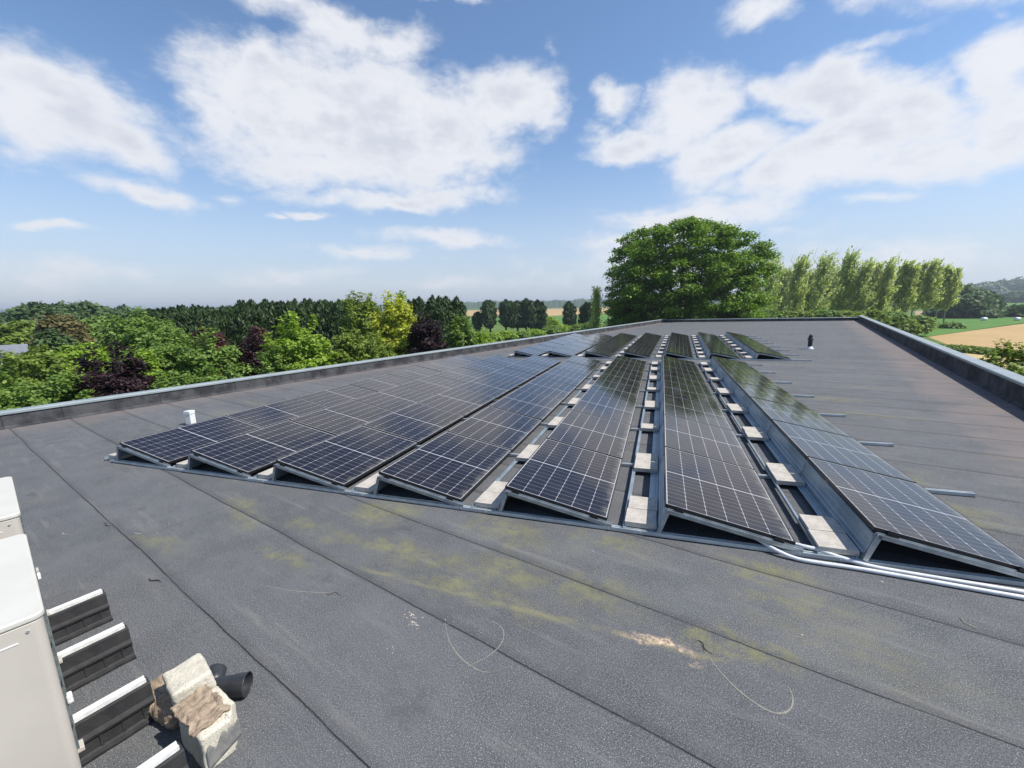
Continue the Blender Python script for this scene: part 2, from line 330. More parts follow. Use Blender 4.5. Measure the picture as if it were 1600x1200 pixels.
def m_ground(name, cols, sc, bump=.0):
    m, t, b = mat(name, cols[0], .95, 0, .1)
    co = t.n('ShaderNodeTexCoord').outputs['Object']
    c = t.mix(t.ramp(t.noise(co, sc, 6, .65), .35, .65), cols[0], cols[1])
    c = t.mix(t.m('MULTIPLY', t.ramp(t.noise(co, sc * 14, 4, .7), .45, .7), .5), c, cols[2])
    t.t.links.new(c, b.inputs['Base Color'])
    return m, t, b, c, co
M['grass'] = m_ground('meadow_grass', [(.075, .13, .030), (.11, .17, .04), (.16, .21, .07)], .05)[0]
M['crop_green'] = m_ground('green_crop', [(.075, .17, .035), (.10, .20, .045), (.13, .23, .06)], .02)[0]
M['earth'] = m_ground('bare_field', [(.34, .235, .155), (.38, .27, .18), (.30, .21, .14)], .03)[0]
def m_wheat():
    m, t, b, c, co = m_ground('ripening_crop', [(.42, .285, .135), (.47, .33, .165), (.36, .25, .115)], .06)
    wv = t.n('ShaderNodeTexWave', {'wave_type': 'BANDS', 'bands_direction': 'Y'}, Vector=co, Scale=.35, Distortion=1.2, Detail=2.0)
    c2 = t.mix(t.m('MULTIPLY', t.ramp(wv.outputs['Fac'], .85, 1.0), .35), c, (.26, .19, .10))
    t.t.links.new(c2, b.inputs['Base Color']); return m
M['wheat'] = m_wheat()
M['wheat_yellow'] = m_ground('yellow_crop', [(.46, .34, .16), (.50, .38, .19), (.38, .28, .13)], .1)[0]
M['roof_tile'] = noisy('orange_tiles', (.42, .17, .09), (.34, .13, .07), 2, .9)
M['roof_slate'] = noisy('grey_roof', (.22, .23, .25), (.17, .18, .2), 2, .7)
M['render_white'] = noisy('pale_render', (.66, .64, .6), (.58, .56, .52), 1, .9)
M['window_dark'] = mat('dark_glass', (.02, .025, .03), .1)[0]

# ------------------------------------------------------------------ object helpers
class MB:
    def __init__(s): s.v = []; s.f = []; s.mi = []; s.uv = {}
    def face(s, pts, mi=0):
        i = len(s.v); s.v += [tuple(p) for p in pts]; s.f.append(tuple(range(i, i + len(pts)))); s.mi.append(mi)
    def box(s, x0, x1, y0, y1, z0, z1, M4=None):
        p = [Vector(a) for a in ((x0,y0,z0),(x1,y0,z0),(x1,y1,z0),(x0,y1,z0),(x0,y0,z1),(x1,y0,z1),(x1,y1,z1),(x0,y1,z1))]
        if M4 is not None: p = [M4 @ a for a in p]
        i = len(s.v); s.v += [tuple(a) for a in p]
        for q in ((3,2,1,0),(4,5,6,7),(0,1,5,4),(1,2,6,5),(2,3,7,6),(3,0,4,7)): s.f.append(tuple(i + k for k in q)); s.mi.append(0)
        return s
    def prism(s, prof, a0, a1, fn):
        """closed profile of 2-D points swept from a0 to a1; fn(p2, a) -> 3-D point"""
        n = len(prof); i = len(s.v)
        s.v += [tuple(fn(p, a0)) for p in prof] + [tuple(fn(p, a1)) for p in prof]
        for k in range(n): s.f.append((i + k, i + (k + 1) % n, i + n + (k + 1) % n, i + n + k)); s.mi.append(0)
        s.f.append(tuple(i + k for k in reversed(range(n)))); s.f.append(tuple(i + n + k for k in range(n))); s.mi += [0, 0]
        return s
    def tube(s, pts, r, seg=10, caps=True):
        pts = [Vector(p) for p in pts]; rr = r if isinstance(r, (list, tuple)) else [r] * len(pts)
        i0 = len(s.v); up0 = None
        for k, p in enumerate(pts):
            d = (pts[min(k + 1, len(pts) - 1)] - pts[max(k - 1, 0)]).normalized()
            a = Vector((0, 0, 1)) if abs(d.z) < .9 else Vector((1, 0, 0))
            if up0 is None: up0 = a
            x = d.cross(up0).normalized(); y = x.cross(d).normalized(); up0 = y
            for j in range(seg):
                t = 2 * PI * j / seg; s.v.append(tuple(p + rr[k] * (math.cos(t) * x + math.sin(t) * y)))
        for k in range(len(pts) - 1):
            for j in range(seg):
                a = i0 + k * seg + j; b = i0 + k * seg + (j + 1) % seg; s.f.append((a, b, b + seg, a + seg)); s.mi.append(0)
        if caps:
            s.f.append(tuple(i0 + j for j in reversed(range(seg)))); n = i0 + (len(pts) - 1) * seg
            s.f.append(tuple(n + j for j in range(seg))); s.mi += [0, 0]
        return s
    def mesh(s, name, m, smooth=False):
        me = bpy.data.meshes.new(name); me.from_pydata(s.v, [], s.f)
        for x in (m if isinstance(m, list) else [m]): me.materials.append(x)
        if isinstance(m, list): me.polygons.foreach_set('material_index', s.mi)
        if smooth: me.polygons.foreach_set('use_smooth', [True] * len(me.polygons))
        me.update(); return me
def link(name, data, parent=None, M4=None):
    o = bpy.data.objects.new(name, data); C.objects.link(o)
    if parent is not None: o.parent = parent
    if M4 is not None:
        if parent is None: o.matrix_world = M4
        else: o.matrix_local = M4
    return o
def tag(o, label=None, cat=None, group=None, kind=None):
    for k, v in (('label', label), ('category', cat), ('group', group), ('kind', kind)):
        if v: o[k] = v
    return o
def bevel(o, w_, seg=2):
    b = o.modifiers.new('bevel', 'BEVEL'); b.width = w_; b.segments = seg; b.limit_method = 'ANGLE'; return o
def Tr(x, y, z): return Matrix.Translation((x, y, z))
def Rz(a): return Matrix.Rotation(a, 4, 'Z')
ORD = ['first', 'second', 'third', 'fourth', 'fifth', 'sixth', 'seventh', 'eighth', 'ninth', 'tenth', 'eleventh', 'twelfth', 'thirteenth', 'fourteenth', 'fifteenth', 'sixteenth']

# ------------------------------------------------------------------ ground and fields
GZ = -5.0
def gp(px, py, z=GZ):
    d = pdir(px, py); t = (z - EYE.z) / d.z; return EYE + d * t
def sheet(name, pts, m, dz, kind='structure'):
    mb = MB(); mb.face([(p.x, p.y, GZ + dz) for p in pts]); o = link(name, mb.mesh(name, m)); return tag(o, kind=kind)
mb = MB(); mb.face([(-9000, -9000, GZ), (9000, -9000, GZ), (9000, 9000, GZ), (-9000, 9000, GZ)])
tag(link('ground', mb.mesh('ground', M['grass'])), kind='structure')
sheet('wheat_field', [gp(*a) for a in ((1449,526.5),(1510,518),(1600,505.5),(1760,484),(1860,500),(1760,590),(1640,560),(1575,549),(1487,541))], M['wheat'], .02)
sheet('crop_field', [gp(*a) for a in ((1500,549.5),(1600,562),(1760,600),(1900,720),(1700,800),(1560,590))], M['wheat_yellow'], .024)
sheet('meadow', [gp(*a) for a in ((1380,499),(1600,494),(1750,487),(1760,483.5),(1600,505),(1510,517),(1449,526),(1400,516))], M['crop_green'], .028)
sheet('bare_field', [gp(*a) for a in ((1430,486),(1700,480),(1700,486),(1600,491),(1430,493.5))], M['earth'], .032)
sheet('far_crop_field', [gp(*a) for a in ((1500,472),(1700,466.5),(1700,479.5),(1600,483),(1500,485.5))], M['crop_green'], .036)
sheet('far_wheat_field', [gp(*a) for a in ((700,485.5),(1000,480),(1000,486),(930,490.5),(840,494.5),(700,494))], M['wheat'], .03)
sheet('far_meadow', [gp(*a) for a in ((600,496),(840,495),(1000,488),(1100,500),(900,505),(700,505))], M['crop_green'], .034)

# ------------------------------------------------------------------ the building we stand on
b_az = .3400692 + .2777
BLD = ROOF @ Rz(-b_az)                            # local x = q (across), y = p (along), z up from the felt
Q0, Q1, P0, P1 = -14.05, 3.40, -3.5, 50.6
bld = link('flat_roofed_building', None, None, BLD)
tag(bld, 'long low building with a dark felt flat roof that carries the solar panels', 'building')
mb = MB()
nq, npp = 36, 108
for i in range(nq + 1):
    for j in range(npp + 1):
        x = Q0 + (Q1 - Q0) * i / nq; y = P0 + (P1 - P0) * j / npp
        mb.v.append((x, y, 0))
for i in range(nq):
    for j in range(npp):
        a = i * (npp + 1) + j; mb.f.append((a, a + npp + 1, a + npp + 2, a + 1)); mb.mi.append(0)
link('roof_deck', mb.mesh('roof_deck', M['roof'], True), bld)
PH = .32
def parapet(x0, y0, x1, y1, h, name='parapet'):
    """upstand with a cant strip at its foot, then a metal coping; inner face on the left of the travel direction"""
    d = Vector((x1 - x0, y1 - y0, 0)); L = d.length; d.normalize(); n = Vector((-d.y, d.x, 0)); o = Vector((x0, y0, 0))
    fn = lambda p, a: o + d * a + n * p[0] + Vector((0, 0, p[1]))
    w_ = MB().prism([(.10, .004), (.10, .012), (.045, .055), (.03, h), (-.20, h), (-.20, -.4), (0.0, -.4), (0, .004)], 0, L, fn)
    po = link(name, w_.mesh(name, M['upstand']), bld)
    c_ = MB().prism([(.05, h + .004), (.05, h - .016), (.057, h - .016), (.057, h + .03), (.045, h + .042), (-.205, h + .052), (-.215, h + .044), (-.215, h - .09), (-.208, h - .09), (-.208, h + .004)], -.2, L + .2, fn)
    link('coping', c_.mesh('coping', M['coping']), po)
    return po
parapet(Q0, P1, Q0, P0, PH)                        # left side
parapet(Q1, P1, Q0, P1, PH - .06)                  # far end
parapet(Q1, P0, Q1, P1, PH + .09)                  # right side
mb = MB(); hh = 5.4
for (x0, y0, x1, y1) in ((Q0-.23, P0, Q0-.23, P1+.23), (Q1+.23, P0, Q1+.23, P1+.23), (Q0-.23, P1+.23, Q1+.23, P1+.23), (Q0-.23, P0, Q1+.23, P0)):
    mb.box(min(x0,x1)-.01, max(x0,x1)+.0, min(y0,y1)-.01, max(y0,y1), -hh, -.05)
link('outer_wall', mb.mesh('outer_wall', M['wallbrick']), bld)

# ------------------------------------------------------------------ solar arrays
A_AZ = .3400692; O_AR = Vector((-6.1535, 6.39865, 0))
uV = Vector((math.sin(A_AZ), math.cos(A_AZ), 0)); vV = Vector((math.cos(A_AZ), -math.sin(A_AZ), 0))
class Arr: pass
near = Arr(); near.name = 'near'; near.M = ROOF @ Tr(*O_AR) @ Rz(-A_AZ); near.s = 1.6032; near.w = 1.0695; near.L = .871; near.zh = .326; near.zl = .10; near.end = 11.19
far = Arr(); far.name = 'far'; o2 = O_AR + uV * 13.956 + vV * 1.772; far.M = ROOF @ Tr(*o2) @ Rz(-A_AZ - .0380); far.s = 1.5876; far.w = 1.0206; far.L = .871 * .9633; far.zh = .314; far.zl = .0963; far.end = 11.2

def panel_meshes(a):
    wl = math.hypot(a.w, a.zh - a.zl); ln = 2 * a.L - .02; t = .035; f = .011
    fr = MB()
    fr.box(0, f, 0, ln, -t, 0); fr.box(wl - f, wl, 0, ln, -t, 0); fr.box(f, wl - f, 0, f, -t, 0); fr.box(f, wl - f, ln - f, ln, -t, 0)
    cs = MB(); e = .0105
    cs.face([(e, e, -.003), (wl - e, e, -.003), (wl - e, ln - e, -.003), (e, ln - e, -.003)])
    me = cs.mesh('cell_sheet', M['cells']); uvl = me.uv_layers.new(name='UVMap')
    mx, my = .0085, .012
    cw = (wl - 2 * e - 2 * mx) / 6; ch = (ln - 2 * e - 2 * my) / 18.16
    for lp in me.loops:
        co = me.vertices[lp.vertex_index].co
        uvl.data[lp.index].uv = ((co.x - e - mx) / cw, (co.y - e - my) / ch)
    bk = MB(); bk.face([(e, ln - e, -.008), (wl - e, ln - e, -.008), (wl - e, e, -.008), (e, e, -.008)])
    cl = MB(); cl.box(-.028, .028, -.016, .004, -.030, .0045); cl.box(-.04, .04, -.022, -.014, -.034, -.008)
    return fr.mesh('frame', M['frame']), me, bk.mesh('backsheet', M['frame']), cl.mesh('clamp', M['clamp']), wl, ln

def pv_label(a, r, k):
    return f'black solar panel {ORD[k]} from the front in the {ORD[r]} row from the left, {a.name} array'
for a in (near, far):
    mf, mc, mbk, mcl, wl, ln = panel_meshes(a)
    tilt = math.atan2(a.zh - a.zl, a.w)
    for r in range(7):
        for k in range(7):
            Mx = a.M @ Tr(r * a.s, k * 2 * a.L + random.uniform(-.002, .002), a.zh) @ Matrix.Rotation(tilt + random.uniform(-.0035, .0035), 4, 'Y') @ Matrix.Rotation(random.uniform(-.0025, .0025), 4, 'X')
            t = link('solar_panel', None, None, Mx)
            tag(t, pv_label(a, r, k), 'solar panel', 'solar panels of the ' + a.name + ' array')
            fo = link('frame', mf, t); link('cell_sheet', mc, t)
            if k == 0:
                for x in (.13, wl - .13): link('clamp', mcl, t, Tr(x, 0, 0))

def rail_prof(h=.042, w_=.045):
    return [(-w_/2, .006), (w_/2, .006), (w_/2, h), (w_/2 - .012, h), (w_/2 - .012, h - .012), (-w_/2 + .012, h - .012), (-w_/2 + .012, h), (-w_/2, h)]
for a in (near, far):
    x0, x1 = (-.22, a.end)
    n = 8
    fn = lambda p, t: (t, p[0], p[1])
    me = MB().prism(rail_prof(), x0, x1, fn).mesh('base_rail', M['alu_rail'])
    mr = MB().box(x0, x1, -.030, .030, .0005, .0062).mesh('rubber_strip', M['rubber'])
    bo = MB()
    for i in range(7): bo.tube([(i * a.s - .22, -.024, .024), (i * a.s - .22, -.032, .024)], .008, 8); bo.tube([(i * a.s + a.w + .02, -.024, .03), (i * a.s + a.w + .02, -.034, .03)], .009, 8)
    mbo = bo.mesh('bolt', M['bolt'])
    # triangular support: leaning post and sloping top bar
    sf = MB(); hx = -.078; zt = a.zh - .052
    def bar(sf, p0, p1, wd=.045, th=.036):
        p0, p1 = Vector(p0), Vector(p1); d = (p1 - p0); L = d.length; ang = math.atan2(d.z, d.x)
        Mx = Tr(*p0) @ Matrix.Rotation(-ang, 4, 'Y')
        sf.prism([(-wd/2, -th/2), (wd/2, -th/2), (wd/2, th/2), (wd/2 - .010, th/2), (wd/2 - .010, th/2 - .010), (-wd/2 + .010, th/2 - .010), (-wd/2 + .010, th/2), (-wd/2, th/2)], 0, L, lambda p, t: Mx @ Vector((t, p[0], p[1])))
    bar(sf, (-.052, 0, .046), (.028, 0, zt + .004)); msp = sf.mesh('post', M['alu'])
    sf = MB(); bar(sf, (.020, 0, zt - .004), (a.w + .045, 0, a.zl - .053)); mst = sf.mesh('sloping_bar', M['alu'])
    for k in range(n):
        y = k * 2 * a.L - .01
        if k == 0: y = -.028
        t = link('base_rail', None, None, a.M @ Tr(0, y, 0))
        tag(t, f'{ORD[k]} long metal base rail from the front under the {a.name} array, end sticking out right', 'mounting rail', 'base rails under the ' + a.name + ' array')
        link('rail_channel', me, t); link('rubber_strip', mr, t)
        if k in (0,):
            link('bolt_row', mbo, t)
            for r in range(7):
                s_ = link('support_frame', msp, t, Tr(r * a.s, 0, 0)); link('sloping_bar', mst, s_)
        elif k == 7 or True:
            for r in range(7): link('support_frame', msp, t, Tr(r * a.s, 0, 0))
    # wind deflector sheets and ballast trays per row
    zt = a.zh - .045
    zt = a.zh - .072
    dp = [(-.160, .050), (-.160, .048), (-.066, .048), (-.061, .060), (-.053, .088), (-.042, .092), (-.034, .130), (-.026, .134), (-.017, .188), (-.008, .192), (.002, zt), (.012, zt + .006),
          (.010, zt + .009), (-.001, zt + .002), (-.011, .194), (-.020, .190), (-.029, .136), (-.037, .132), (-.045, .094), (-.056, .090), (-.064, .062), (-.068, .050)]
    md = MB().prism(dp, .004, 2 * a.L - .006, lambda p, t: (p[0], t, p[1])).mesh('deflector_sheet', M['deflector'])
    Lr = 14 * a.L
    lt = MB().prism([(-.018, .044), (.018, .044), (.018, .048), (-.014, .048), (-.014, .072), (-.018, .072)][::1], -.04, Lr, lambda p, t: (p[0], t, p[1])).mesh('tray_angle', M['deflector'])
    for r in range(7):
        t = link('wind_deflector', None, None, a.M @ Tr(r * a.s, 0, 0))
        tag(t, f'blue grey metal wind deflector behind the {ORD[r]} panel row from the left, {a.name} array', 'wind deflector', 'wind deflectors of the ' + a.name + ' array')
        for k in range(7): link('deflector_sheet', md, t, Tr(0, k * 2 * a.L, random.uniform(-.0015, .0015)))
        t = link('ballast_tray', None, None, a.M @ Tr(r * a.s, 0, 0))
        tag(t, f'pair of narrow metal ballast rails left of the {ORD[r]} panel row, {a.name} array', 'ballast rail', 'ballast rails of the ' + a.name + ' array')
        link('tray_rail', lt, t, Tr(-.365, 0, 0)); link('tray_rail', lt, t, Tr(-.12, 0, 0) @ Rz(PI) @ Tr(0, -Lr + .04, 0))
    # ballast slabs
    pm = []
    for v_ in range(3):
        mb = MB().box(-.145, .145, -.148, .148, 0, .052); pm.append(mb.mesh('paving_slab', M['paver']))
    vis = (4, 5, 6) if a is near else (3, 4, 5, 6)
    singles = {(5, 2), (5, 4), (6, 5), (4, 5)} if a is near else {(5, 3), (4, 2), (6, 1), (3, 5)}
    for r in range(7):
        cnt = 0
        for k in range(8 if r in vis else 1):
            y = k * 2 * a.L + (.29 if k == 0 else 0)
            if k == 7: y -= .33
            offs = [0] if (r, k) in singles else [-.151, .151]
            if a is far and k == 0: y += .0
            for of in offs:
                o = link('ballast_slab', pm[(r + k) % 3], None, a.M @ Tr(r * a.s - .218 + random.uniform(-.006, .006) + (.03 if r == 0 else 0), y + of + random.uniform(-.003, .003), .049) @ Rz(random.uniform(-.02, .02)))
                bevel(o, .004, 2)
                tag(o, f'{ORD[cnt]} concrete slab from the front left of the {ORD[r]} {a.name} panel row', 'concrete slab', 'ballast slabs in the panel gaps')
                cnt += 1

# conduits
def uvz(u, v, z): p = O_AR + uV * u + vV * v; return Vector((p.x, p.y, z))
def smooth_path(pts, n=8):
    out = []; P = [pts[0]] + pts + [pts[-1]]
    for i in range(1, len(P) - 2):
        for k in range(n):
            t = k / n; a, b_, c, d = P[i-1], P[i], P[i+1], P[i+2]
            out.append(.5 * ((2*b_) + (c - a) * t + (2*a - 5*b_ + 4*c - d) * t*t + (-a + 3*b_ - 3*c + d) * t**3))
    out.append(P[-2]); return out
for pts, lab in (([(.06,8.72,.085),(.02,8.80,.075),(-.07,8.92,.045),(-.125,9.06,.022),(-.14,9.23,.020),(-.145,9.5,.020),(-.18,9.92,.020),(-.225,10.44,.020),(-.27,11.2,.020),(-.3,12.4,.020)], 'front white plastic conduit curving out from under the sixth panel row'),
                 ([(.06,9.06,.060),(.03,9.14,.062),(.01,9.26,.055),(-.03,9.40,.035),(-.085,9.60,.022),(-.115,9.95,.020),(-.15,10.49,.020),(-.2,11.2,.020),(-.24,12.4,.020)], 'rear white plastic conduit starting by the base rail beside the seventh row')):
    P = smooth_path([uvz(*p) for p in pts])
    o = link('conduit', MB().tube(P, .0165, 12).mesh('conduit', M['white_tube'], True), None, ROOF); tag(o, lab, 'conduit', 'white conduits in front of the array')

# ------------------------------------------------------------------ roof vents
def lathe(prof, seg=20):
    mb = MB(); n = len(prof)
    for (r, z) in prof:
        for j in range(seg): t = 2 * PI * j / seg; mb.v.append((r * math.cos(t), r * math.sin(t), z))
    for k in range(n - 1):
        for j in range(seg):
            a = k * seg + j; b_ = k * seg + (j + 1) % seg; mb.f.append((a, b_, b_ + seg, a + seg)); mb.mi.append(0)
    return mb
v1 = link('roof_vent', None, None, BLD @ Tr(-.05, 22.6, 0)); tag(v1, 'black plastic roof vent pipe with a white collar beyond the panels on the right', 'vent pipe')
link('white_collar', lathe([(.15, .003), (.145, .02), (.10, .06), (.092, .10), (.0, .10)]).mesh('white_collar', M['white_tube'], True), v1)
link('pipe', lathe([(.085, .09), (.085, .40), (.115, .40), (.12, .425), (.10, .44), (.10, .47), (.0, .47)]).mesh('pipe', M['black_vent'], False), v1)
mb = MB().tube([(0, 0, .46), (-.01, 0, .53), (.03, 0, .60)], .072, 16); link('cowl', mb.mesh('cowl', M['black_vent']), v1)
mb = MB().box(.02, .13, -.06, .06, .455, .468); link('louvre', mb.mesh('louvre', M['alu']), v1)
v2 = link('roof_vent', None, None, BLD @ Tr(-10.56, 3.16, 0) @ Rz(.5)); tag(v2, 'small square white vent pipe standing left of the first panel row', 'vent pipe')
o = link('pipe', MB().box(-.065, .065, -.065, .065, .0, .22).mesh('pipe', M['white_metal']), v2); bevel(o, .008)
o = link('cap', MB().box(-.072, .072, -.072, .072, .222, .30).mesh('cap', M['white_tube']), v2); bevel(o, .012)
link('flashing', lathe([(.12, .003), (.11, .012), (.07, .02)], 20).mesh('flashing', M['rubber']), v2)

# ------------------------------------------------------------------ outdoor units on the left
def rbox(x0, x1, y0, y1, z0, z1, name, m, parent, bw=.02, seg=3, M4=None):
    o = link(name, MB().box(x0, x1, y0, y1, z0, z1).mesh(name, m), parent, M4); return bevel(o, bw, seg)
def rr_box(x0, x1, y0, y1, z0, z1, r, name, m, parent, bw=.003):
    prof = []
    for cx, cy, a in ((x1 - r, y1 - r, 0), (x0 + r, y1 - r, 90), (x0 + r, y0 + r, 180), (x1 - r, y0 + r, 270)):
        for k in range(7): t_ = math.radians(a + 15 * k); prof.append((cx + r * math.cos(t_), cy + r * math.sin(t_)))
    o = link(name, MB().prism(prof, z0, z1, lambda p, a: (p[0], p[1], a)).mesh(name, m), parent); b = bevel(o, bw, 3); o.modifiers['bevel'].angle_limit = math.radians(50)
    return o
for (qa, qb_, px_, lab) in ((-3.62, -2.525, .152, 'nearer of the two beige heat pump units at the left edge'), (-5.12, -4.03, .150, 'farther of the two beige heat pump units, behind the first one')):
    h0, h1 = .205, 1.01; d_ = .40
    t = link('heat_pump_unit', None, None, BLD @ Tr(-2.53, .15, 0) @ Rz(-.062) @ Tr(2.53, -.15, 0)); tag(t, lab, 'heat pump', 'heat pump units')
    # casing: long in q, shallow in p ; its grille side faces the support ends
    rr_box(qa + .004, qb_ - .003, px_ - d_ + .004, px_ - .012, h0, h1 - .030, .035, 'casing', M['ac_body'], t)
    rr_box(qa, qb_, px_ - d_, px_ - .004, h1 - .027, h1, .04, 'lid', M['ac_top'], t, .008)
    rbox(qb_ - .009, qb_ - .0005, px_ - d_ + .06, px_ - .09, h1 - .098, h1 - .091, 'handle_groove', M['white_metal'], t, .003, 2)
    rbox(qb_ - .30, qb_ - .007, px_ - d_ + .0, px_ - d_ + .008, h0 + .2, h0 + .45, 'service_cover', M['ac_top'], t, .004, 2)
    g = MB()
    for i in range(int((qb_ - qa - .1) / .02)): g.box(qa + .05 + i * .02, qa + .056 + i * .02, px_ - .012, px_ - .003, h0 + .06, h1 - .11)
    link('coil_guard', g.mesh('coil_guard', M['ac_fin']), t)
    g = MB()
    for z in (h0 + .2, h0 + .42, h0 + .62): g.box(qa + .04, qb_ - .04, px_ - .006, px_ - .001, z, z + .008)
    link('guard_wire', g.mesh('guard_wire', M['ac_fin']), t)
    g = MB()
    for (x_, z_) in ((px_ - .06, h1 - .06), (px_ - .06, h0 + .05), (px_ - d_ + .05, h1 - .06)): g.tube([(qb_ - .004, x_, z_), (qb_ + .0015, x_, z_)], .006, 8)
    link('screw', g.mesh('screw', M['bolt']), t)
    rbox(qb_ - .0045, qb_ - .0022, px_ - .245, px_ - .242, h0 + .02, h1 - .05, 'panel_joint', M['ac_fin'], t, .0005, 1)
    for qx in (qa + .10, qb_ - .16):
        rbox(qx - .03, qx + .03, px_ - d_ + .03, px_ + .012, h0 - .0, h0 + .024, 'foot', M['ac_body'], t, .004, 2)
    rbox(qb_ - .11, qb_ - .07, px_ - .006, px_ + .014, h0 + .30, h0 + .34, 'valve', M['white_metal'], t, .006, 2)
LABS = ['rearmost black rubber support foot with white channel, farthest from the camera', 'second rubber support foot from the back, next to the nearer unit',
        'third rubber support foot, the longest seen, beside the brown foam lump', 'nearest rubber support foot, cut off by the bottom edge of the photo']
def support(q, p1, lab):
    t = link('support_foot', None, None, BLD @ Tr(q, p1 - .40, 0)); tag(t, lab, 'support foot', 'rubber support feet')
    L = .40; mb = MB()
    half = [(.086, .0), (.088, .016), (.066, .022), (.056, .030), (.049, .094), (.062, .098), (.064, .112), (.050, .120), (.044, .128), (.037, .200), (.032, .205)]
    N = 44
    prof = half + [(-x, z) for x, z in reversed(half)]
    n = len(prof)
    for i in range(N + 1):
        y = -L + 2 * L * i / N
        wob = .0012 * math.sin(y * 37 + q * 9)
        for (x, z) in prof:
            s = 1 + (wob / .05 if .02 < z < .2 else wob / .09)
            mb.v.append((x * s, y, z))
    for i in range(N):
        for k in range(n):
            a = i * n + k; b_ = i * n + (k + 1) % n; mb.f.append((a, b_, b_ + n, a + n)); mb.mi.append(0)
    mb.f.append(tuple(range(n))[::-1]); mb.f.append(tuple(N * n + k for k in range(n))); mb.mi += [0, 0]
    rg = mb
    for i in range(9):
        y = -L + .05 + i * (2 * L - .1) / 8
        for sx in (1, -1): rg.prism([(sx * .045, .030), (sx * .060, .026), (sx * .0545, .096), (sx * .045, .096)], y - .006, y + .006, lambda p, a: (p[0], a, p[1]))
    link('rubber_block', mb.mesh('rubber_block', M['rubber']), t)
    cp = [(-.021, .206), (.021, .206), (.021, .228), (.013, .228), (.013, .222), (.007, .218), (-.007, .218), (-.013, .222), (-.013, .228), (-.021, .228)]
    link('channel', MB().prism(cp, -L + .01, L - .012, lambda p, a: (p[0], a, p[1])).mesh('channel', M['white_metal']), t)
    rbox(-.026, .026, .03, .075, .2285, .240, 'bracket', M['bolt'], t, .003, 2)
for q, p1, lab in zip((-4.18, -3.565, -2.905, -2.295), (.545, .53, .47, .435), LABS): support(q, p1, lab)

# ------------------------------------------------------------------ loose blocks, foam and pipe fitting
from mathutils import noise as mn
def lump(dims, sub, amp, freq, seed, rnd=.03, cut=None):
    mb = MB(); me = bpy.data.meshes.new('t'); import bmesh
    bm = bmesh.new(); bmesh.ops.create_cube(bm, size=1)
    bmesh.ops.subdivide_edges(bm, edges=bm.edges[:], cuts=sub, use_grid_fill=True)
    for v in bm.verts:
        c = Vector((v.co.x * dims[0], v.co.y * dims[1], v.co.z * dims[2]))
        ins = Vector([max(-d / 2 + rnd, min(d / 2 - rnd, x)) for x, d in zip(c, dims)])
        off = c - ins
        if off.length > rnd: c = ins + off.normalized() * rnd
        if cut: c = cut(c)
        nn = mn.noise_vector(c * freq + Vector((seed, seed * 2, 0))) * amp + mn.noise_vector(c * freq * 4.1 + Vector((seed, 0, 5))) * amp * .4
        v.co = c + nn
    bm.to_mesh(me); bm.free(); me.polygons.foreach_set('use_smooth', [True] * len(me.polygons)); return me
me = lump((.245, .185, .125), 22, .006, 14, 3, .018); me.materials.append(M['stone'])
o = link('aerated_block', me, None, BLD @ Tr(-2.712, .602, .185) @ Rz(-.10) @ Matrix.Rotation(.10, 4, 'X') @ Matrix.Rotation(-.06, 4, 'Y'))
tag(o, 'cream aerated block lying whole and tilted on the foam, beside the pipe fitting', 'block', 'cream building blocks')
def cut2(c):
    e = c.x + c.y * .9 + .0
    if c.y > .045 and c.x > .06: c = c - Vector((.35, .5, 0)) * max(0, (c.y - .045) + (c.x - .06)) * .6
    return c
me = lump((.285, .19, .20), 22, .004, 12, 9, .012, cut2); me.materials.append(M['stone'])
blk2 = link('aerated_block', me, None, BLD @ Tr(-2.392, .585, .10) @ Rz(.04))
tag(blk2, 'cream block standing nearer the camera with brown crumpled foam stuck on top', 'block', 'cream building blocks')
M['mortar'] = noisy('grey_mortar', (.16, .16, .15), (.22, .21, .19), 30, .95, 0, .6, 80)
# brown foam crusted over block two, and mortar patches on its near side
def crust(nx, ny, fn, m, name, parent, th=.012, M4=None):
    mb = MB()
    for i in range(nx + 1):
        for j in range(ny + 1): mb.v.append(fn(i / nx, j / ny))
    for i in range(nx):
        for j in range(ny):
            a = i * (ny + 1) + j; mb.f.append((a, a + ny + 1, a + ny + 2, a + 1)); mb.mi.append(0)
    o = link(name, mb.mesh(name, m, True), parent, M4)
    s = o.modifiers.new('thick', 'SOLIDIFY'); s.thickness = th; s.offset = -1
    return o
def f1(i, j):
    x = -.175 + .27 * i + .018 * mn.noise(Vector((j * 5, i * 2, 1))) ; y = -.105 + .165 * j + .02 * mn.noise(Vector((i * 6, 3, j)))
    z = .116 + .020 * mn.noise(Vector((x * 22, y * 22, 2))) + .007 * mn.noise(Vector((x * 70, y * 70, 5)))
    return (x, y, z)
o = crust(34, 26, f1, M['kraft'], 'foam_crust', blk2)
def f2_(i, j):
    y = -.085 + .155 * i; z = -.085 + (.10 + .05 * mn.noise(Vector((i * 5, 1, 0)))) * j + .06 * i
    return (.1475 + .003 * mn.noise(Vector((y * 60, z * 60, 0))), y, z)
crust(16, 8, f2_, M['mortar'], 'mortar_patch', blk2, .004)
me = lump((.40, .17, .11), 26, .032, 9, 21, .05); me.materials.append(M['kraft'])
o = link('foam_lump', me, None, BLD @ Tr(-2.84, .520, .058) @ Rz(.10)); tag(o, 'crumpled brown lump of foam lying under the tilted cream block', 'foam lump')
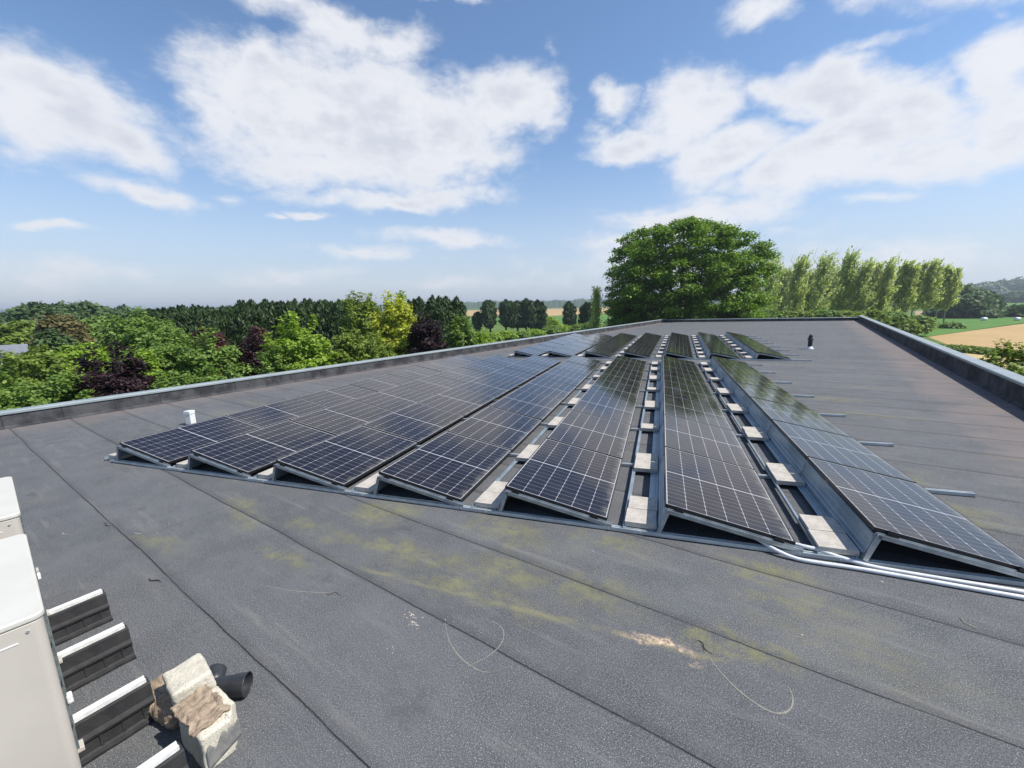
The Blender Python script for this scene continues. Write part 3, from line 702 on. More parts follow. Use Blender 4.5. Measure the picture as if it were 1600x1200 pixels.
# pipe fitting
pf = link('pipe_fitting', None, None, BLD @ Tr(-2.685, .715, .060) @ Rz(math.radians(42))); tag(pf, 'black plastic pipe tee lying open end up beside the cream blocks', 'pipe fitting')
mb = MB().tube([(-.085,0,0),(-.04,0,0),(.02,0,0),(.085,0,0),(.09,0,0),(.15,0,0),(.16,0,0),(.163,0,0)], [.052,.052,.052,.052,.056,.057,.060,.060], 26, False); o = link('body', mb.mesh('body', M['pipe'], True), pf)
s = o.modifiers.new('t', 'SOLIDIFY'); s.thickness = .005
mb = MB().tube([(-.02,0,0),(-.045,.055,.012),(-.06,.085,.02),(-.065,.10,.022)], [.046,.047,.053,.055], 22, False); o = link('branch', mb.mesh('branch', M['pipe'], True), pf)
s = o.modifiers.new('t', 'SOLIDIFY'); s.thickness = .005
link('end_cap', MB().tube([(-.10,0,0),(-.085,0,0)], [.057,.057], 26).mesh('end_cap', M['pipe']), pf)

# ------------------------------------------------------------------ small litter on the felt
def sliver(name, q, p, L, ang, m, lab, cat, wd=.006, arch=.01):
    pts = [Vector((-L / 2 + L * i / 6, .012 * math.sin(i * 1.3 + q), wd * .3 + .001 + arch * .5 * math.sin(PI * i / 6))) for i in range(7)]
    o = link(name, MB().tube(pts, [wd * .5 * (.25 + .75 * math.sin(PI * (i + .7) / 7.4)) * (1 + .3 * math.sin(i * 2.1)) for i in range(7)], 6).mesh(name, m, True), None, BLD @ Tr(q, p, 0) @ Rz(ang)); tag(o, lab, cat)
sliver('bark_strip', -4.43, .88, .16, .3, M['darktwig'], 'dark bark strip lying on the felt above the rubber feet', 'twig', .009)
sliver('twig', -6.15, .93, .16, .1, M['darktwig'], 'short dark twig on the felt right of the far heat pump', 'twig', .008)
sliver('twig', -2.95, 1.62, .13, .5, M['darktwig'], 'thin dark twig near the middle lap joint of the felt', 'twig', .004)
sliver('straw', .99, 3.77, .12, -.9, M['straw'], 'pale straw stalk on the felt at the lower right', 'straw', .005)
sliver('straw', -.42, 2.62, .12, -.7, M['darktwig'], 'dark burnt stalk at the end of the beige sawdust streak', 'straw', .006)
sliver('straw', -5.6, 1.05, .10, .4, M['dropping'], 'small white wood shaving right of the heat pump', 'wood shaving', .005)
sliver('straw', -6.3, .62, .10, .2, M['dropping'], 'small white curled shaving beside the far heat pump', 'wood shaving', .005)
o = bld
def specks():
    mb = MB()
    for (q, p, n, s) in ((-2.24, 1.77, 15, .05), (-2.16, 1.74, 22, .02), (-2.25, 1.80, 12, .012), (-2.1, 1.70, 6, .05), (-2.0, 1.88, 3, .04), (-1.72, 1.95, 3, .02), (-2.1, 1.5, 5, .04), (-.25, 3.25, 3, .03), (-.3, 3.0, 4, .05), (.1, 3.1, 3, .05)):
        for _ in range(n):
            x = q + random.gauss(0, s); y = p + random.gauss(0, s * .6); r = random.uniform(.0015, .0065)
            k = 6; mb.face([(x + r * random.uniform(.6, 1.4) * math.cos(2 * PI * j / k), y + r * random.uniform(.5, 1.2) * math.sin(2 * PI * j / k), .0022 + .0001 * random.random()) for j in range(k)])
    return mb
link('bird_dropping', specks().mesh('bird_dropping', M['dropping']), bld)
M['scratch'] = noisy('scratch_mark', (.21, .195, .165), (.27, .25, .21), 40, .9)
for pts, wd in (([(1.87,-1.98),(1.77,-1.85),(1.70,-1.68),(1.69,-1.52),(1.72,-1.45)], .004), ([(2.05,-1.75),(2.06,-1.64),(2.0,-1.56),(1.9,-1.53),(1.78,-1.55),(1.68,-1.6)], .0035),
                ([(2.62,-.44),(2.5,-.33),(2.41,-.22),(2.36,-.12),(2.345,-.03),(2.38,.03),(2.45,.06),(2.53,.055),(2.58,.03)], .006), ([(1.35,-3.6),(1.45,-3.3),(1.6,-3.0),(1.68,-2.85)], .003)):
    P = smooth_path([Vector((q, p, .0016)) for p, q in pts], 8); mb = MB(); n = len(P)
    for i, c in enumerate(P):
        d = (P[min(i + 1, n - 1)] - P[max(i - 1, 0)]).normalized(); nn = Vector((-d.y, d.x, 0)) * wd * (.3 + .7 * math.sin(PI * (i + .5) / n)) * random.uniform(.6, 1.2)
        mb.v += [tuple(c + nn), tuple(c - nn)]
    for i in range(n - 1): mb.f.append((2*i, 2*i+1, 2*i+3, 2*i+2)); mb.mi.append(0)
    link('scratch_mark', mb.mesh('scratch_mark', M['scratch']), bld)

# ------------------------------------------------------------------ vegetation
def quads_mesh(name, cen, nrm, lx, ly, m, up=None):
    """one leaf-sized quad per centre; up gives the long direction, random when None"""
    n = len(cen); nrm = nrm / np.maximum(np.linalg.norm(nrm, axis=1, keepdims=True), 1e-6)
    ref = rng.normal(size=(n, 3)) if up is None else up
    a = np.cross(nrm, ref); a /= np.maximum(np.linalg.norm(a, axis=1, keepdims=True), 1e-6); b = np.cross(nrm, a)
    s = rng.uniform(.6, 1.35, (n, 1))
    a = a * lx * s; b = b * ly * s
    bend = nrm * (lx * .35) * s
    v = np.stack([cen - b, cen + a - bend, cen + b, cen - a - bend], 1).reshape(-1, 3)
    me = bpy.data.meshes.new(name); me.vertices.add(4 * n); me.vertices.foreach_set('co', v.ravel().astype(np.float32))
    me.loops.add(4 * n); me.loops.foreach_set('vertex_index', np.arange(4 * n, dtype=np.int32))
    me.polygons.add(n); me.polygons.foreach_set('loop_start', np.arange(0, 4 * n, 4, dtype=np.int32)); me.polygons.foreach_set('loop_total', np.full(n, 4, dtype=np.int32))
    me.materials.append(m); me.update(calc_edges=True); return me
def unit(n):
    v = rng.normal(size=(n, 3)); return v / np.linalg.norm(v, axis=1, keepdims=True)

def crown_round(h, r, zb, leaf, count, m, lobes=26, lobe_r=.34, gap=0.0, flat=1.0):
    """lobed crown: foliage sprays over the outside of many overlapping clumps"""
    rz = (h - zb) / 2; c0 = np.array([0, 0, zb + rz])
    ii = np.arange(lobes) + .5; ph = np.arccos(1 - 1.6 * ii / lobes); th = PI * (1 + 5 ** .5) * ii + rng.uniform(0, 6); d = np.stack([np.cos(th) * np.sin(ph), np.sin(th) * np.sin(ph), np.cos(ph)], 1) + rng.normal(size=(lobes, 3)) * .10
    rad = rng.uniform(.60, .80, (lobes, 1)); lc = c0 + d * rad * np.array([r, r, rz])
    lr = lobe_r * min(r, rz * 1.2) * rng.uniform(.7, 1.25, lobes)
    lc = np.vstack([lc, c0 + rng.normal(size=(5, 3)) * .12 * r]); lr = np.append(lr, np.full(5, .55 * min(r, rz)))
    pr = lr ** 2; pr /= pr.sum(); nt = max(1, count // 9)
    li = rng.choice(len(lr), nt, p=pr); dd = unit(nt); dd[:, 2] = np.where(rng.random(nt) < .55, np.abs(dd[:, 2]), dd[:, 2])
    rr = lr[li][:, None] * (1 - np.abs(rng.normal(0, .16, (nt, 1))))
    tc_ = lc[li] + dd * rr * np.array([1, 1, .8 * flat])
    # keep the outline inside a loose ellipsoid and drop sprays buried deep inside
    e = (tc_ - c0) / np.array([r, r, rz]); rl = np.linalg.norm(e, axis=1); keep = (rl > .35) | (rng.random(nt) < .25)
    tc_ = tc_[keep]; dd = dd[keep]; nt = len(tc_)
    ns = 46; sd_ = unit(ns); sd_[:, 2] = np.abs(sd_[:, 2]) * 1.1; st = np.linspace(.80, 1.0, 7)
    shp = (c0 + (sd_[:, None, :] * (st[None, :, None] + rng.uniform(-.10, .05, (ns, 1, 1)) * (st[None, :, None] > .7))) * np.array([r, r, rz])).reshape(-1, 3)
    tc_ = np.vstack([tc_, shp]); dd = np.vstack([dd, np.repeat(sd_, 7, 0)]); nt = len(tc_)
    k = 9; cen = np.repeat(tc_, k, 0) + rng.normal(size=(nt * k, 3)) * np.array([1.7, 1.7, .8]) * leaf
    nr = np.repeat(dd, k, 0) * .7 + rng.normal(size=(nt * k, 3)) * .55 + np.array([0, 0, .75])
    return cen, nr, lc, lr
def trunk_mesh(h, r0, lc=None, m=None, n_l=8, top=.75, zb=0.0):
    mb = MB(); j = lambda s: random.uniform(-s, s)
    P = [(0, 0, -.3), (j(.03*h), j(.03*h), h * .25), (j(.04*h), j(.04*h), h * .5), (j(.05*h), j(.05*h), h * top)]
    mb.tube(P, [r0 * 1.25, r0, r0 * .65, r0 * .2], 8)
    if lc is not None:
        idx = list(range(len(lc))); random.shuffle(idx)
        for i in idx[:n_l]:
            e = Vector(lc[i]); s = Vector(P[1]).lerp(Vector(P[2]), random.random()); mid = s.lerp(e, .5) + Vector((j(.04*h), j(.04*h), .03 * h))
            mb.tube([s, mid, e], [r0 * .5, r0 * .3, r0 * .08], 6)
    return mb.mesh('trunk', m or M['bark'], True)

def spot(px, dist):
    d = pdir(px, 480); k = dist / math.hypot(d.x, d.y); return Vector((d.x * k, d.y * k, GZ)), d.y * k   # base, depth
def top_h(px, py, dist):
    d = pdir(px, py); return EYE.z - GZ + dist * d.z / math.hypot(d.x, d.y)

def broad(name, px, topy, wpx, dist, leafm, lab, count=7000, zb=.8, cat='tree', group=None, lobes=44, leaf=None, lobe_r=.25, bark=None, h_over=None):
    base, depth = spot(px, dist); h = max(.35, top_h(px, topy, dist)); r = wpx * depth / F_PX / 2 / max(.55, math.cos(math.atan2(base.x, base.y))) ** .5
    leaf = (leaf * .68) if leaf else max(.05, dist * .0023); count = int(count * 1.9)
    cen, nr, lc, lr = crown_round(h, r, min(zb, h * .35), leaf, count, leafm, lobes, lobe_r)
    t = link(name, None, None, Tr(*base)); tag(t, lab, cat, group)
    link('trunk', trunk_mesh(h, max(.06, h * .02), lc, bark), t)
    link('crown', quads_mesh('crown', cen, nr, leaf, leaf * 1.25, leafm), t)
    return t

def conifer_mesh(h, r, leaf, count, zb=.3, sharp=1.3, tops=3):
    cen = []; nr = []; up = []
    spires = [(0, 0, 1.0)] + [(random.uniform(-.7, .7) * r, random.uniform(-.7, .7) * r, random.uniform(.90, 1.0)) for _ in range(tops)]
    for (sx, sy, sh) in spires:
        n = count // len(spires); z = zb + (h * sh - zb) * (1 - rng.random(n) ** 1.15)
        t = (z - zb) / (h * sh - zb); rad = r * (1 if tops == 0 else .66 if tops > 4 else .80) * np.clip((1 - t ** 13.0) * (.45 + .55 * np.minimum(1, t * 6)), .03, 1) * (.72 + .28 * np.sin(z * 4 + sx * 9 + 3 * rng.random(n)))
        a = rng.uniform(0, 2 * PI, n); rr = rad * (1 - np.abs(rng.normal(0, .18, n)))
        o = np.stack([np.cos(a), np.sin(a), np.zeros(n)], 1)
        c = o * rr[:, None]; c[:, 2] = z; c[:, 0] += sx; c[:, 1] += sy
        cen.append(c); nr.append(o + rng.normal(size=(n, 3)) * .5 + np.array([0, 0, .25])); up.append(o * .45 + np.array([0, 0, 1.0]) + rng.normal(size=(n, 3)) * .25)
    cen = np.vstack(cen); nr = np.vstack(nr); up = np.vstack(up)
    ax = np.cross(nr, up)                                  # quads_mesh puts its long side across 'a x n'
    return quads_mesh('crown', cen, nr, leaf * .42, leaf * 1.3, M['leaf_conifer'], up)
CON = []
def conifer(px, topy, wpx, dist, lab, group, count=3200, zb=.3, tops=3):
    base, depth = spot(px, dist); h = top_h(px, topy, dist); r = wpx * depth / F_PX / 2 * random.uniform(.82, 1.2); zb = zb * random.uniform(.4, 1.3)
    t = link('conifer', None, None, Tr(*base) @ Rz(random.uniform(0, 6))); tag(t, lab, 'conifer', group)
    link('crown', conifer_mesh(h, r, max(.13, dist * .0036), int(count * 1.7), zb, 1.3, tops), t)
    link('trunk', trunk_mesh(h, .16 + .01 * h), t)

# conifer hedge behind the garden trees, left to right
xs = list(range(232, 560, 23)); tops_ = [486, 484, 482, 481, 482, 483, 480, 472, 471, 474, 470, 471, 473, 472, 470]
for i, x in enumerate(xs):
    ty = tops_[i % len(tops_)] + random.uniform(-1, 1)
    where = ['above the light green dome tree', 'above the dark red shrub', 'behind the bright maple', 'left of the olive tree'][min(3, i * 4 // len(xs))]
    conifer(x, ty - 2, 66, 50 - .2 * (x - 232) / 20, f'dark hedge conifer number {ORD[i]} from the left, {where}', 'conifers of the tall hedge', 5200, .3, 8)
for i, (x, ty, wd) in enumerate(((655,465,36),(676,463,38),(697,464,36),(714,465,32))):
    conifer(x, ty, wd, 46, f'{ORD[i]} from the left of four dark conifers behind the dark purple tree', 'four conifers behind the purple tree', 3000)
for i, (x, ty, wd, lab) in enumerate(((747,489,14,'small dark conifer, lowest and leftmost of the field edge group'),(766,471,27,'single broad dark conifer standing left of the dense four'),
     (790,470,26,'first of four dark conifers with bare stems beside the tan field'),(808,472,24,'second of four dark conifers with bare stems beside the tan field'),(822,468,24,'third of four dark conifers with bare stems beside the tan field'),(840,470,24,'fourth of four dark conifers with bare stems beside the tan field'),
     (889,473,24,'single conifer standing in front of the tan field'),(916,474,22,'dark conifer half hidden by the pale young poplar'))):
    conifer(x, ty, wd * 1.05, 112, lab, 'conifers at the field edge', 2600, 1.9, 3)

# garden trees on the left
T = broad
T('broadleaf_tree', 25, 585, 150, 18.6, M['leaf_mid'], 'fresh green tree at the left edge just over the parapet', 11000)
T('broadleaf_tree', 100, 598, 100, 19.5, M['leaf_mid'], 'low green tree between the left edge and the dark purple tree', 8000)
T('broadleaf_tree', 30, 545, 110, 27, M['leaf_olive'], 'dull green tree below the grey roofed house at far left', 6000)
T('broadleaf_tree', 108, 538, 70, 33, M['leaf_lime'], 'pale green bushy tree left of the large purple tree', 4500, leaf=.12)
T('broadleaf_tree', 70, 520, 50, 48, M['leaf_far'], 'dark green tree in front of the pale houses', 3500)
T('purple_tree', 152, 540, 92, 18.8, M['leaf_purple'], 'nearly black purple tree, leftmost of the purple ones', 8500, cat='tree')
T('broadleaf_tree', 206, 548, 44, 21.5, M['leaf_lime'], 'yellow green tree squeezed between purple tree and big green one', 4500)
T('broadleaf_tree', 215, 488, 112, 40, M['leaf_mid'], 'wide light green dome shaped tree below the two slim columnar trees', 11000)
T('broadleaf_tree', 222, 512, 80, 34, M['leaf_mid'], 'mid green rounded tree in front of the dome tree', 6000)
T('broadleaf_tree', 262, 526, 90, 24, M['leaf_mid'], 'leafy green tree left of the middle above the parapet', 9000)
T('broadleaf_tree', 318, 520, 100, 23, M['leaf_mid'], 'leafy green tree with pale tips left of the small purple tree', 10000)
T('broadleaf_tree', 250, 585, 110, 19.5, M['leaf_mid'], 'low green tree just behind the parapet under the leafy pair', 9000)
T('broadleaf_tree', 330, 572, 100, 19.8, M['leaf_mid'], 'low green tree behind the parapet below the small purple tree', 7000)
T('red_shrub', 318, 515, 46, 40, M['leaf_red'], 'dark red shrub at the foot of the conifer hedge, left one', 2500, cat='shrub')
T('red_shrub', 398, 513, 30, 39, M['leaf_red'], 'dark red shrub beside the bright maple, right one', 2200, cat='shrub')
T('purple_tree', 386, 530, 56, 23.5, M['leaf_purple'], 'small purple tree left of the bright lime maple', 5000)
T('lime_maple', 458, 488, 104, 20.5, M['leaf_lime'], 'bright lime green maple, tallest tree close behind the parapet', 11000, leaf=.09, lobe_r=.22)
T('broadleaf_tree', 420, 548, 60, 19.5, M['leaf_mid'], 'low green bush at the left foot of the bright maple', 4000)
T('broadleaf_tree', 552, 507, 100, 23, M['leaf_olive'], 'dense dull green tree right of the bright maple', 11000, lobes=34)
T('broadleaf_tree', 603, 538, 54, 23, M['leaf_olive'], 'small dull green tree in front of the golden tree', 5000)
T('broadleaf_tree', 562, 461, 76, 34, M['leaf_olive'], 'tall olive green tree left of the golden tree', 8000)
T('golden_tree', 614, 468, 84, 27, M['leaf_gold'], 'golden yellow tree, the only yellow one', 9500, lobes=30, leaf=.12, lobe_r=.27)
T('broadleaf_tree', 627, 462, 22, 33, M['leaf_lime'], 'slim green tree poking up behind the golden tree', 1800)
T('purple_tree', 664, 494, 66, 25.5, M['leaf_purple'], 'dark purple tree right of the golden tree', 8500)
T('broadleaf_tree', 718, 497, 58, 28.5, M['leaf_mid'], 'green tree right of the dark purple tree', 6500)
T('broadleaf_tree', 752, 520, 44, 30, M['leaf_lime'], 'low bright green shrub ending the garden trees on the right', 3500)
for i, (x, ty, wd, d_) in enumerate(((790,519,26,86),(812,520,22,90),(835,517,30,94),(862,512,24,100),(880,511,24,104),(905,509,26,104),(770,522,24,80),(845,500,18,118),(858,498,22,120),(926,505,26,100))):
    T('shrub', x, ty, wd, d_, M['leaf_mid'] if i % 2 else M['leaf_lime'], f'{ORD[i]} of the small green shrubs along the grass by the bare stemmed conifers', 1300, zb=.1, cat='shrub', group='low shrubs by the field edge', lobes=12)
# distant trees and houses on the far left
for i, (x, ty, wd, d_, mm, lab) in enumerate(((5,494,34,190,'leaf_far','hazy round tree at the extreme left of the skyline'),(45,477,40,130,'leaf_far','tall round tree on the skyline above the grey roof'),(70,480,30,135,'leaf_far','skyline tree touching the tall round one at left'),
     (94,478,34,140,'leaf_far','round skyline tree with a knobbly top behind the brown tree'),(128,477,52,150,'leaf_far','highest point of the rounded woodland on the left skyline'),(155,484,50,160,'leaf_far','sloping right shoulder of the rounded skyline wood'),
     (180,492,44,150,'leaf_far','low skyline tree under the two columnar poplars'),(140,500,46,100,'leaf_mid','green tree between the brown tree and the dome tree'),(88,495,44,72,'leaf_brown','olive brown dome shaped tree in front of the skyline wood'),
     (20,507,50,80,'leaf_olive','brownish low tree at far left above the white roof'),(105,515,40,75,'leaf_mid','green tree left of the orange roof'),(160,535,40,60,'leaf_far','small tree under the white gable'),(60,508,40,95,'leaf_far','dark tree behind the pale house'))):
    T('broadleaf_tree', x, ty, wd, d_, M[mm], lab, 2600, leaf=d_ * .0042)
for x, ty, lab in ((187, 480, 'left one of two slim columnar trees on the left skyline'), (194.5, 478.5, 'right one of two slim columnar trees on the left skyline')):
    base, depth = spot(x, 260); h = top_h(x, ty, 260); t = link('columnar_tree', None, None, Tr(*base)); tag(t, lab, 'tree', 'two columnar trees')
    link('crown', conifer_mesh(h, 1.5, .8, 500, 1, 1.3, 0), t); link('trunk', trunk_mesh(h, .3), t)
def house(px, dist, wpx, eavey, ridgey, depthm, wallm, roofm, lab, rot=0.0, windows=3):
    base, depth = spot(px, dist); wd = wpx * depth / F_PX; he = top_h(px, eavey, dist); hr = top_h(px, ridgey, dist)
    t = link('house', None, None, Tr(*base) @ Rz(-math.atan2(base.x, base.y) + rot)); tag(t, lab, 'house')
    link('wall', MB().prism([(-depthm/2, 0), (depthm/2, 0), (depthm/2, he), (0, hr - .12), (-depthm/2, he)], -wd/2, wd/2, lambda p, a: (a, p[0], p[1])).mesh('wall', wallm), t)
    e = .35; sl = (hr - he) / (depthm / 2)
    ro = link('roof', MB().prism([(-depthm/2 - e, he - e * sl + .02), (0, hr + .02), (depthm/2 + e, he - e * sl + .02), (depthm/2 + e, he - e * sl + .2), (0, hr + .22), (-depthm/2 - e, he - e * sl + .2)], -wd/2 - .25, wd/2 + .25, lambda p, a: (a, p[0], p[1])).mesh('roof', roofm), t)
    if dist > 70: link('chimney', MB().box(wd*.22, wd*.22 + .4, -.2, .2, hr - .4, hr + .5).mesh('chimney', M['wallbrick']), ro)
    for i in range(windows):
        x = -wd/2 + wd * (i + .5) / windows
        link('window', MB().box(x - .5, x + .5, -depthm/2 - .03, -depthm/2 + .02, max(.8, he - 2.0), he - .7).mesh('window', M['window_dark']), t)
house(20, 105, 36, 512, 506, 8, M['render_white'], M['roof_slate'], 'long house with a flat looking grey roof at the left skyline')
house(37, 88, 30, 525, 519, 7, M['render_white'], M['roof_slate'], 'pale house among trees below the grey roofed one', 0)
house(127, 84, 26, 531, 524, 7, M['render_white'], M['roof_tile'], 'small house with an orange red roof left of the white gable')
house(158, 84, 16, 524, 518, 8, M['render_white'], M['roof_slate'], 'white gabled house beside the light green dome tree', 1.2, 1)
house(3, 60, 26, 553, 543, 7, M['render_white'], M['roof_slate'], 'grey roofed shed cut by the left edge above the near trees')

# the big tree behind the far end
def big_tree():
    px, dist = 1063, 62; base, depth = spot(px, dist); h = top_h(px, 346, dist); r = 216 * depth / F_PX / 2
    t = link('sycamore', None, None, Tr(*base)); tag(t, 'huge round dark green tree standing alone behind the far end of the roof', 'tree')
    zb = 1.8; rz = (h - zb) / 2; c0 = np.array([0, 0, zb + rz * .88])
    n = 330; ii = np.arange(n) + .5; ph = np.arccos(1 - 1.72 * ii / n); th = PI * (1 + 5 ** .5) * ii; d = np.stack([np.cos(th) * np.sin(ph), np.sin(th) * np.sin(ph), np.cos(ph)], 1) + rng.normal(size=(n, 3)) * .07; d /= (np.abs(d) ** 2.7).sum(1, keepdims=True) ** (1 / 2.7)
    env = np.where(d[:, 2:3] < 0, 1.0, 1.0); rad = np.where(rng.random((n, 1)) < .68, rng.uniform(.84, .99, (n, 1)), rng.uniform(.4, .8, (n, 1)))
    lc = c0 + d * rad * np.array([r, r, rz * 1.08]); lr = rng.uniform(.75, 1.45, n) * r / 11
    cen = []; nr = []
    for c, q in zip(lc, lr):
        k = int(66 * (q / 1.2) ** 2); dd = unit(k); dd[:, 2] = np.abs(dd[:, 2]) * np.where(rng.random(k) < .8, 1, -1)
        tcs = c + dd * q * np.array([1.25, 1.25, .62]) * (1 - np.abs(rng.normal(0, .2, (k, 1))))
        m_ = 9; cc = np.repeat(tcs, m_, 0) + rng.normal(size=(k * m_, 3)) * np.array([.30, .30, .15])
        cen.append(cc); nr.append(np.repeat(dd, m_, 0) * .5 + rng.normal(size=(k * m_, 3)) * .5 + np.array([0, 0, .9]))
    cen = np.vstack(cen); nr = np.vstack(nr)
    link('crown', quads_mesh('crown', cen, nr, .115, .15, M['leaf_dark']), t)
    mb = MB(); fork = Vector((0, 0, 2.6))
    mb.tube([(0, 0, -.5), (.1, 0, 1.2), (0, 0, 2.8)], [.95, .72, .66], 12)
    idx = rng.permutation(n)[:46]
    mains = []
    for i in range(7):
        a = 2 * PI * i / 7 + .3; e = Vector((math.cos(a) * r * .38, math.sin(a) * r * .38, h * random.uniform(.48, .66))); m_ = fork.lerp(e, .45) + Vector((0, 0, .4))
        mb.tube([fork - Vector((0, 0, .5)), m_, e], [.42, .27, .13], 8); mains.append((m_, e))
    for i in idx:
        e = Vector(lc[i]); m_, s = min(mains, key=lambda k: (k[1] - e).length); st = m_.lerp(s, random.uniform(.3, 1)); mb.tube([st, st.lerp(e, .5) + Vector((0, 0, .3)), e], [.12, .075, .03], 5)
    link('trunk', mb.mesh('trunk', M['bark'], True), t)
big_tree()
T('broadleaf_tree', 985, 466, 60, 66, M['leaf_dark'], 'darker low tree mass at the left foot of the huge tree', 5000, zb=.3)
T('broadleaf_tree', 1150, 470, 60, 64, M['leaf_mid'], 'lighter bushy tree at the right foot of the huge tree', 5000, zb=.3)

# wind bent poplars
def poplar(px, topy, wpx, dist, lab, group, dens=1.0, lean=1.0, zb=1.2, pale=False, tone='leaf_poplar'):
    base, depth = spot(px, dist); h = top_h(px, topy, dist); r = wpx * depth / F_PX / 2
    t = link('poplar', None, None, Tr(*base)); tag(t, lab, 'poplar', group)
    cen = []; up = []
    nb = int(120 * dens)
    wind = np.array([.80, -.25, 0.0])
    for i in range(nb):
        u = (i + .5) / nb; z0 = zb + (h * .84 - zb) * u ** .85; a = random.uniform(0, 2 * PI)
        wid = r * (1.02 - .74 * u ** 1.3); L = wid * random.uniform(.8, 1.4) + .45
        o = np.array([math.cos(a), math.sin(a), 0]) * random.uniform(.5, 1.0); L *= (1.0, 1.25)[random.random() < .15]
        k = 17; s = np.linspace(.12, 1, k)[:, None]
        bend = lean * (.06 + .50 * u ** 2)
        axis = lean * wind * (.10 * r * u ** 3)
        p = np.array([0, 0, z0]) + axis + o * L * .62 * s ** .9 + wind * L * bend * s ** 2 + np.array([0, 0, 1.0]) * L * (.45 + 1.25 * u) * s ** 1.1
        dirv = np.gradient(p, axis=0)
        c = np.repeat(p, 2, 0) + rng.normal(size=(2 * k, 3)) * .17; cen.append(c); up.append(np.repeat(dirv, 2, 0) + rng.normal(size=(2 * k, 3)) * .04)
    cen = np.vstack(cen); up = np.vstack(up)
    nr = rng.normal(size=cen.shape) + np.array([0, -.4, .5])
    link('crown', quads_mesh('crown', cen, nr, .0011 * dist, .0026 * dist, M[tone], up), t)
    mb = MB().tube([(0, 0, -.2), (0, 0, h * .5), (.25 * lean * r, 0, h * .9)], [.17, .10, .03], 7)
    for i in range(14):
        z0 = h * random.uniform(.25, .85); a = random.uniform(0, 6.28); L = r * .9
        mb.tube([(0, 0, z0), (math.cos(a) * L * .5, math.sin(a) * L * .5, z0 + L * .6), (math.cos(a) * L * .6 + .3 * L, math.sin(a) * L * .6, z0 + 1.3 * L)], [.05, .03, .012], 5)
    link('trunk', mb.mesh('trunk', M['bark_pale'], True), t)
PO = [(1200,408,40,108),(1244,402,46,108),(1281,403,44,110),(1318,396,46,111),(1346,412,36,115),(1363,413,30,117),(1383,405,36,119),(1404,411,30,124),(1419,412,24,128),(1430,410,26,131),(1450,410,30,134),(1469,413,26,141),(1482,422,24,145)]
for i, (x, ty, wd, d_) in enumerate(PO):
    poplar(x - 4, ty, wd * (1.36, 1.15, 1.42, 1.22, 1.4)[i % 5], d_ + (0, 3, -2, 4)[i % 4], f'{ORD[i]} from the left in the row of pale wind bent poplars on the right', 'row of wind bent poplars', (1.0, 1.2, .9, 1.1)[i % 4] if i < 9 else .9, 1.0, 1.0 if i < 8 else 4.2)
poplar(1172, 440, 44, 112, 'pale poplar peeking out directly beside the huge tree', None, 1.3, .8, .8)
for i, x in enumerate((1222, 1262, 1300, 1333, 1374)):
    poplar(x - 5, (426, 430, 428, 434, 432)[i], 56, 122, f'{ORD[i]} lower poplar filling the gaps behind the front poplar row', 'rear poplars', 1.3, .8, .6)
poplar(931, 445, 24, 60, 'slim pale young poplar left of the huge tree', None, .8, .15, .8)
for i, (x, ty, wd, d_) in enumerate(((1195,484,60,90),(1240,486,56,92),(1285,487,52,95),(1325,488,50,98),(1362,488,40,101),(1395,490,40,105),(1435,496,32,112),(1412,503,30,104))):
    T('shrub', x, ty, wd, d_, M['leaf_mid'] if i in (0, 2, 5, 6) else M['leaf_olive'], f'{ORD[i]} of the green shrubs from the left under the poplar row', 2600, zb=.1, cat='shrub', group='shrubs under the poplars', lobes=14)
# trees across the fields on the right
def row_dist(px, basey): g = gp(px, basey); return math.hypot(g.x, g.y)
for i, (x, ty, wd, by, lab) in enumerate(((1497,449,38,494,'dark tree just right of the last poplar'),(1518,457,30,493,'rounded dark tree behind the low grey green tree'),(1535,463,24,492,'low tree at the left of the brown strip'),(1511,465,28,497,'grey green round tree in front of the darker ones'),
     (1533,447,34,470,'left end tree of the far right wood'),(1553,444,36,469.5,'second tree of the far right wood'),(1572,443,34,469,'middle tree of the far right wood'),(1592,440,34,469,'tall tree of the far wood at the right edge'),(1612,440,34,468.5,'tree of the far wood half outside the right edge'),
     (1592,462,22,473,'small round tree in the green field at far right'),(1543,486,18,496,'low dark hedge tree by the brown field'),(1596,482,16,495,'hedge bush at the right edge by the brown field'),(1523,486,30,497,'dark hedge tree at the edge of the meadow'),(1475,482,24,497,'dark hedge tree seen between the last poplar trunks'))):
    d_ = row_dist(x, by); T('broadleaf_tree', x, ty, wd, d_, M['leaf_far'], lab, 3000, zb=.2, leaf=d_ * .0040)
T('broadleaf_tree', 1592, 540, 66, 19, M['leaf_olive'], 'small tree with sparse leaves outside the right parapet', 3200, zb=.8, leaf=.07, lobe_r=.26)
T('shrub', 1492, 509, 14, row_dist(1492, 513), M['leaf_mid'], 'small dark bush alone in the meadow', 500, zb=.1, cat='shrub', lobes=8)
for i in range(16):                                   # weeds between the two grain fields
    x = 1484 + i * 8.5; T('shrub', x, 543 + i * .8, 16, row_dist(x, 547 + i * .8), M['leaf_olive'], 'tuft of the green weed strip between the two grain fields', 420, zb=.02, cat='weeds', group='weeds between the grain fields', lobes=7)
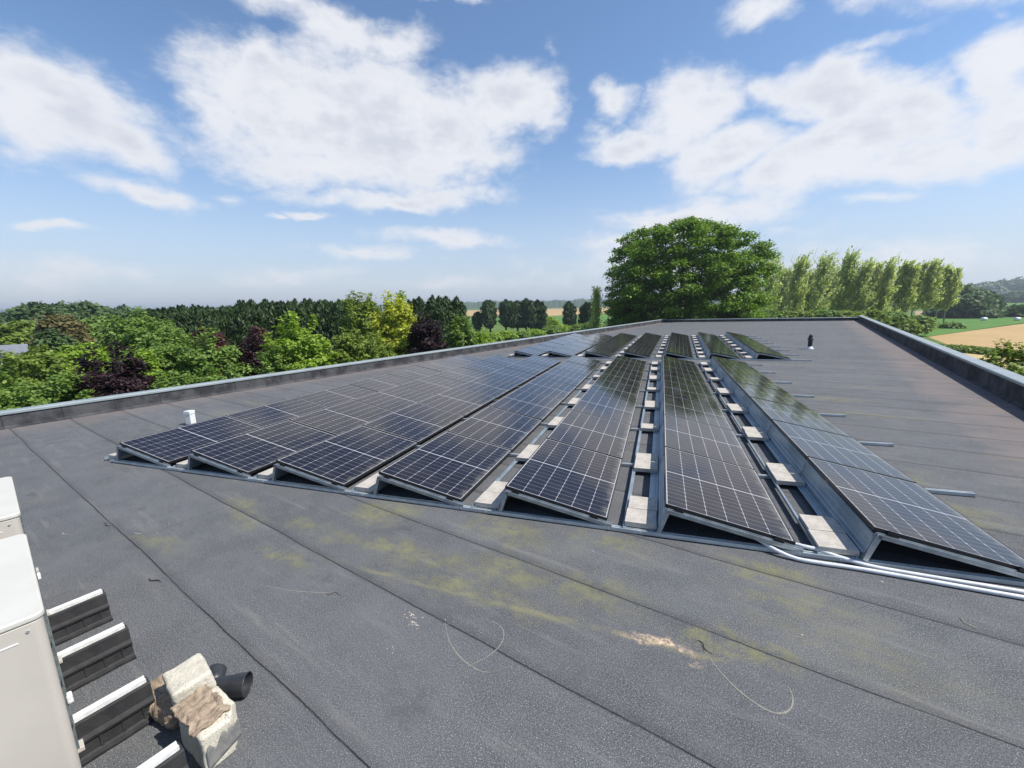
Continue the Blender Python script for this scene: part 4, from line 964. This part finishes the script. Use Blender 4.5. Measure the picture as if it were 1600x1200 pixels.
for i, x in enumerate((1541, 1593)):
    base, depth = spot(x, row_dist(x, 501)); o = link('wrapped_bale', MB().tube([(-.7, 0, .5), (-.62, 0, .5), (.62, 0, .5), (.7, 0, .5)], [.4, .5, .5, .4], 16).mesh('wrapped_bale', M['white_tube'], True), None, Tr(*base)); tag(o, ('left', 'right')[i] + ' white bale lying in the green meadow', 'bale', 'white bales')
# far woodland and low hills
def ridge(name, az0, az1, dist, hfun, depth, m, kind, step=.0016):
    mb = MB(); n = int((az1 - az0) / step); rows = 6
    for i in range(n + 1):
        a = az0 + (az1 - az0) * i / n
        for j in range(rows):
            d_ = dist + depth * j / (rows - 1); prof = (0, .8, 1, .95, .9, .0)[j]
            z = GZ - (2 if j in (0, rows - 1) else 0) + prof * hfun(a, j)
            mb.v.append((math.sin(a) * d_, math.cos(a) * d_, z))
    for i in range(n):
        for j in range(rows - 1): a = i * rows + j; mb.f.append((a, a + rows, a + rows + 1, a + 1)); mb.mi.append(0)
    o = link(name, mb.mesh(name, m)); tag(o, kind=kind); return o
def wood(base, amp, f, s):
    return lambda a, j: base + amp * mn.noise(Vector((a * f, s + j * .7, 0))) + amp * .8 * mn.noise(Vector((a * f * 5, s, j * 1.3))) + amp * .3 * mn.noise(Vector((a * f * 17, s, j * 2.3)))
M['farwood'] = noisy('distant_foliage', (.035, .07, .025), (.06, .10, .035), .05, .9)
ridge('distant_woodland', -.25, .5, 1150, wood(19, 6, 30, 2), 80, M['farwood'], 'stuff')
ridge('hills', -1.3, 1.3, 2600, wood(34, 10, 5, 9), 600, M['farwood'], 'structure', .004)
ridge('far_hedgerow', .55, 1.3, 800, wood(12, 5, 60, 5), 40, M['farwood'], 'stuff')
ridge('left_woodland', -1.3, -.45, 420, wood(9, 5, 60, 15), 60, M['farwood'], 'stuff')

# ------------------------------------------------------------------ haze
HAZE = True
if HAZE:
    hm_ = bpy.data.materials.new('haze'); hm_.use_nodes = True; t = NT(hm_.node_tree); hm_.node_tree.nodes.clear()
    pv = t.n('ShaderNodeVolumePrincipled', Color=(.80, .88, 1, 1), Density=.00034); pv.inputs['Anisotropy'].default_value = 0.3
    ou = t.n('ShaderNodeOutputMaterial', Volume=pv)
    o = link('haze', MB().box(-5000, 5000, -5000, 5000, -8.2, 60).mesh('haze', hm_)); tag(o, kind='stuff')
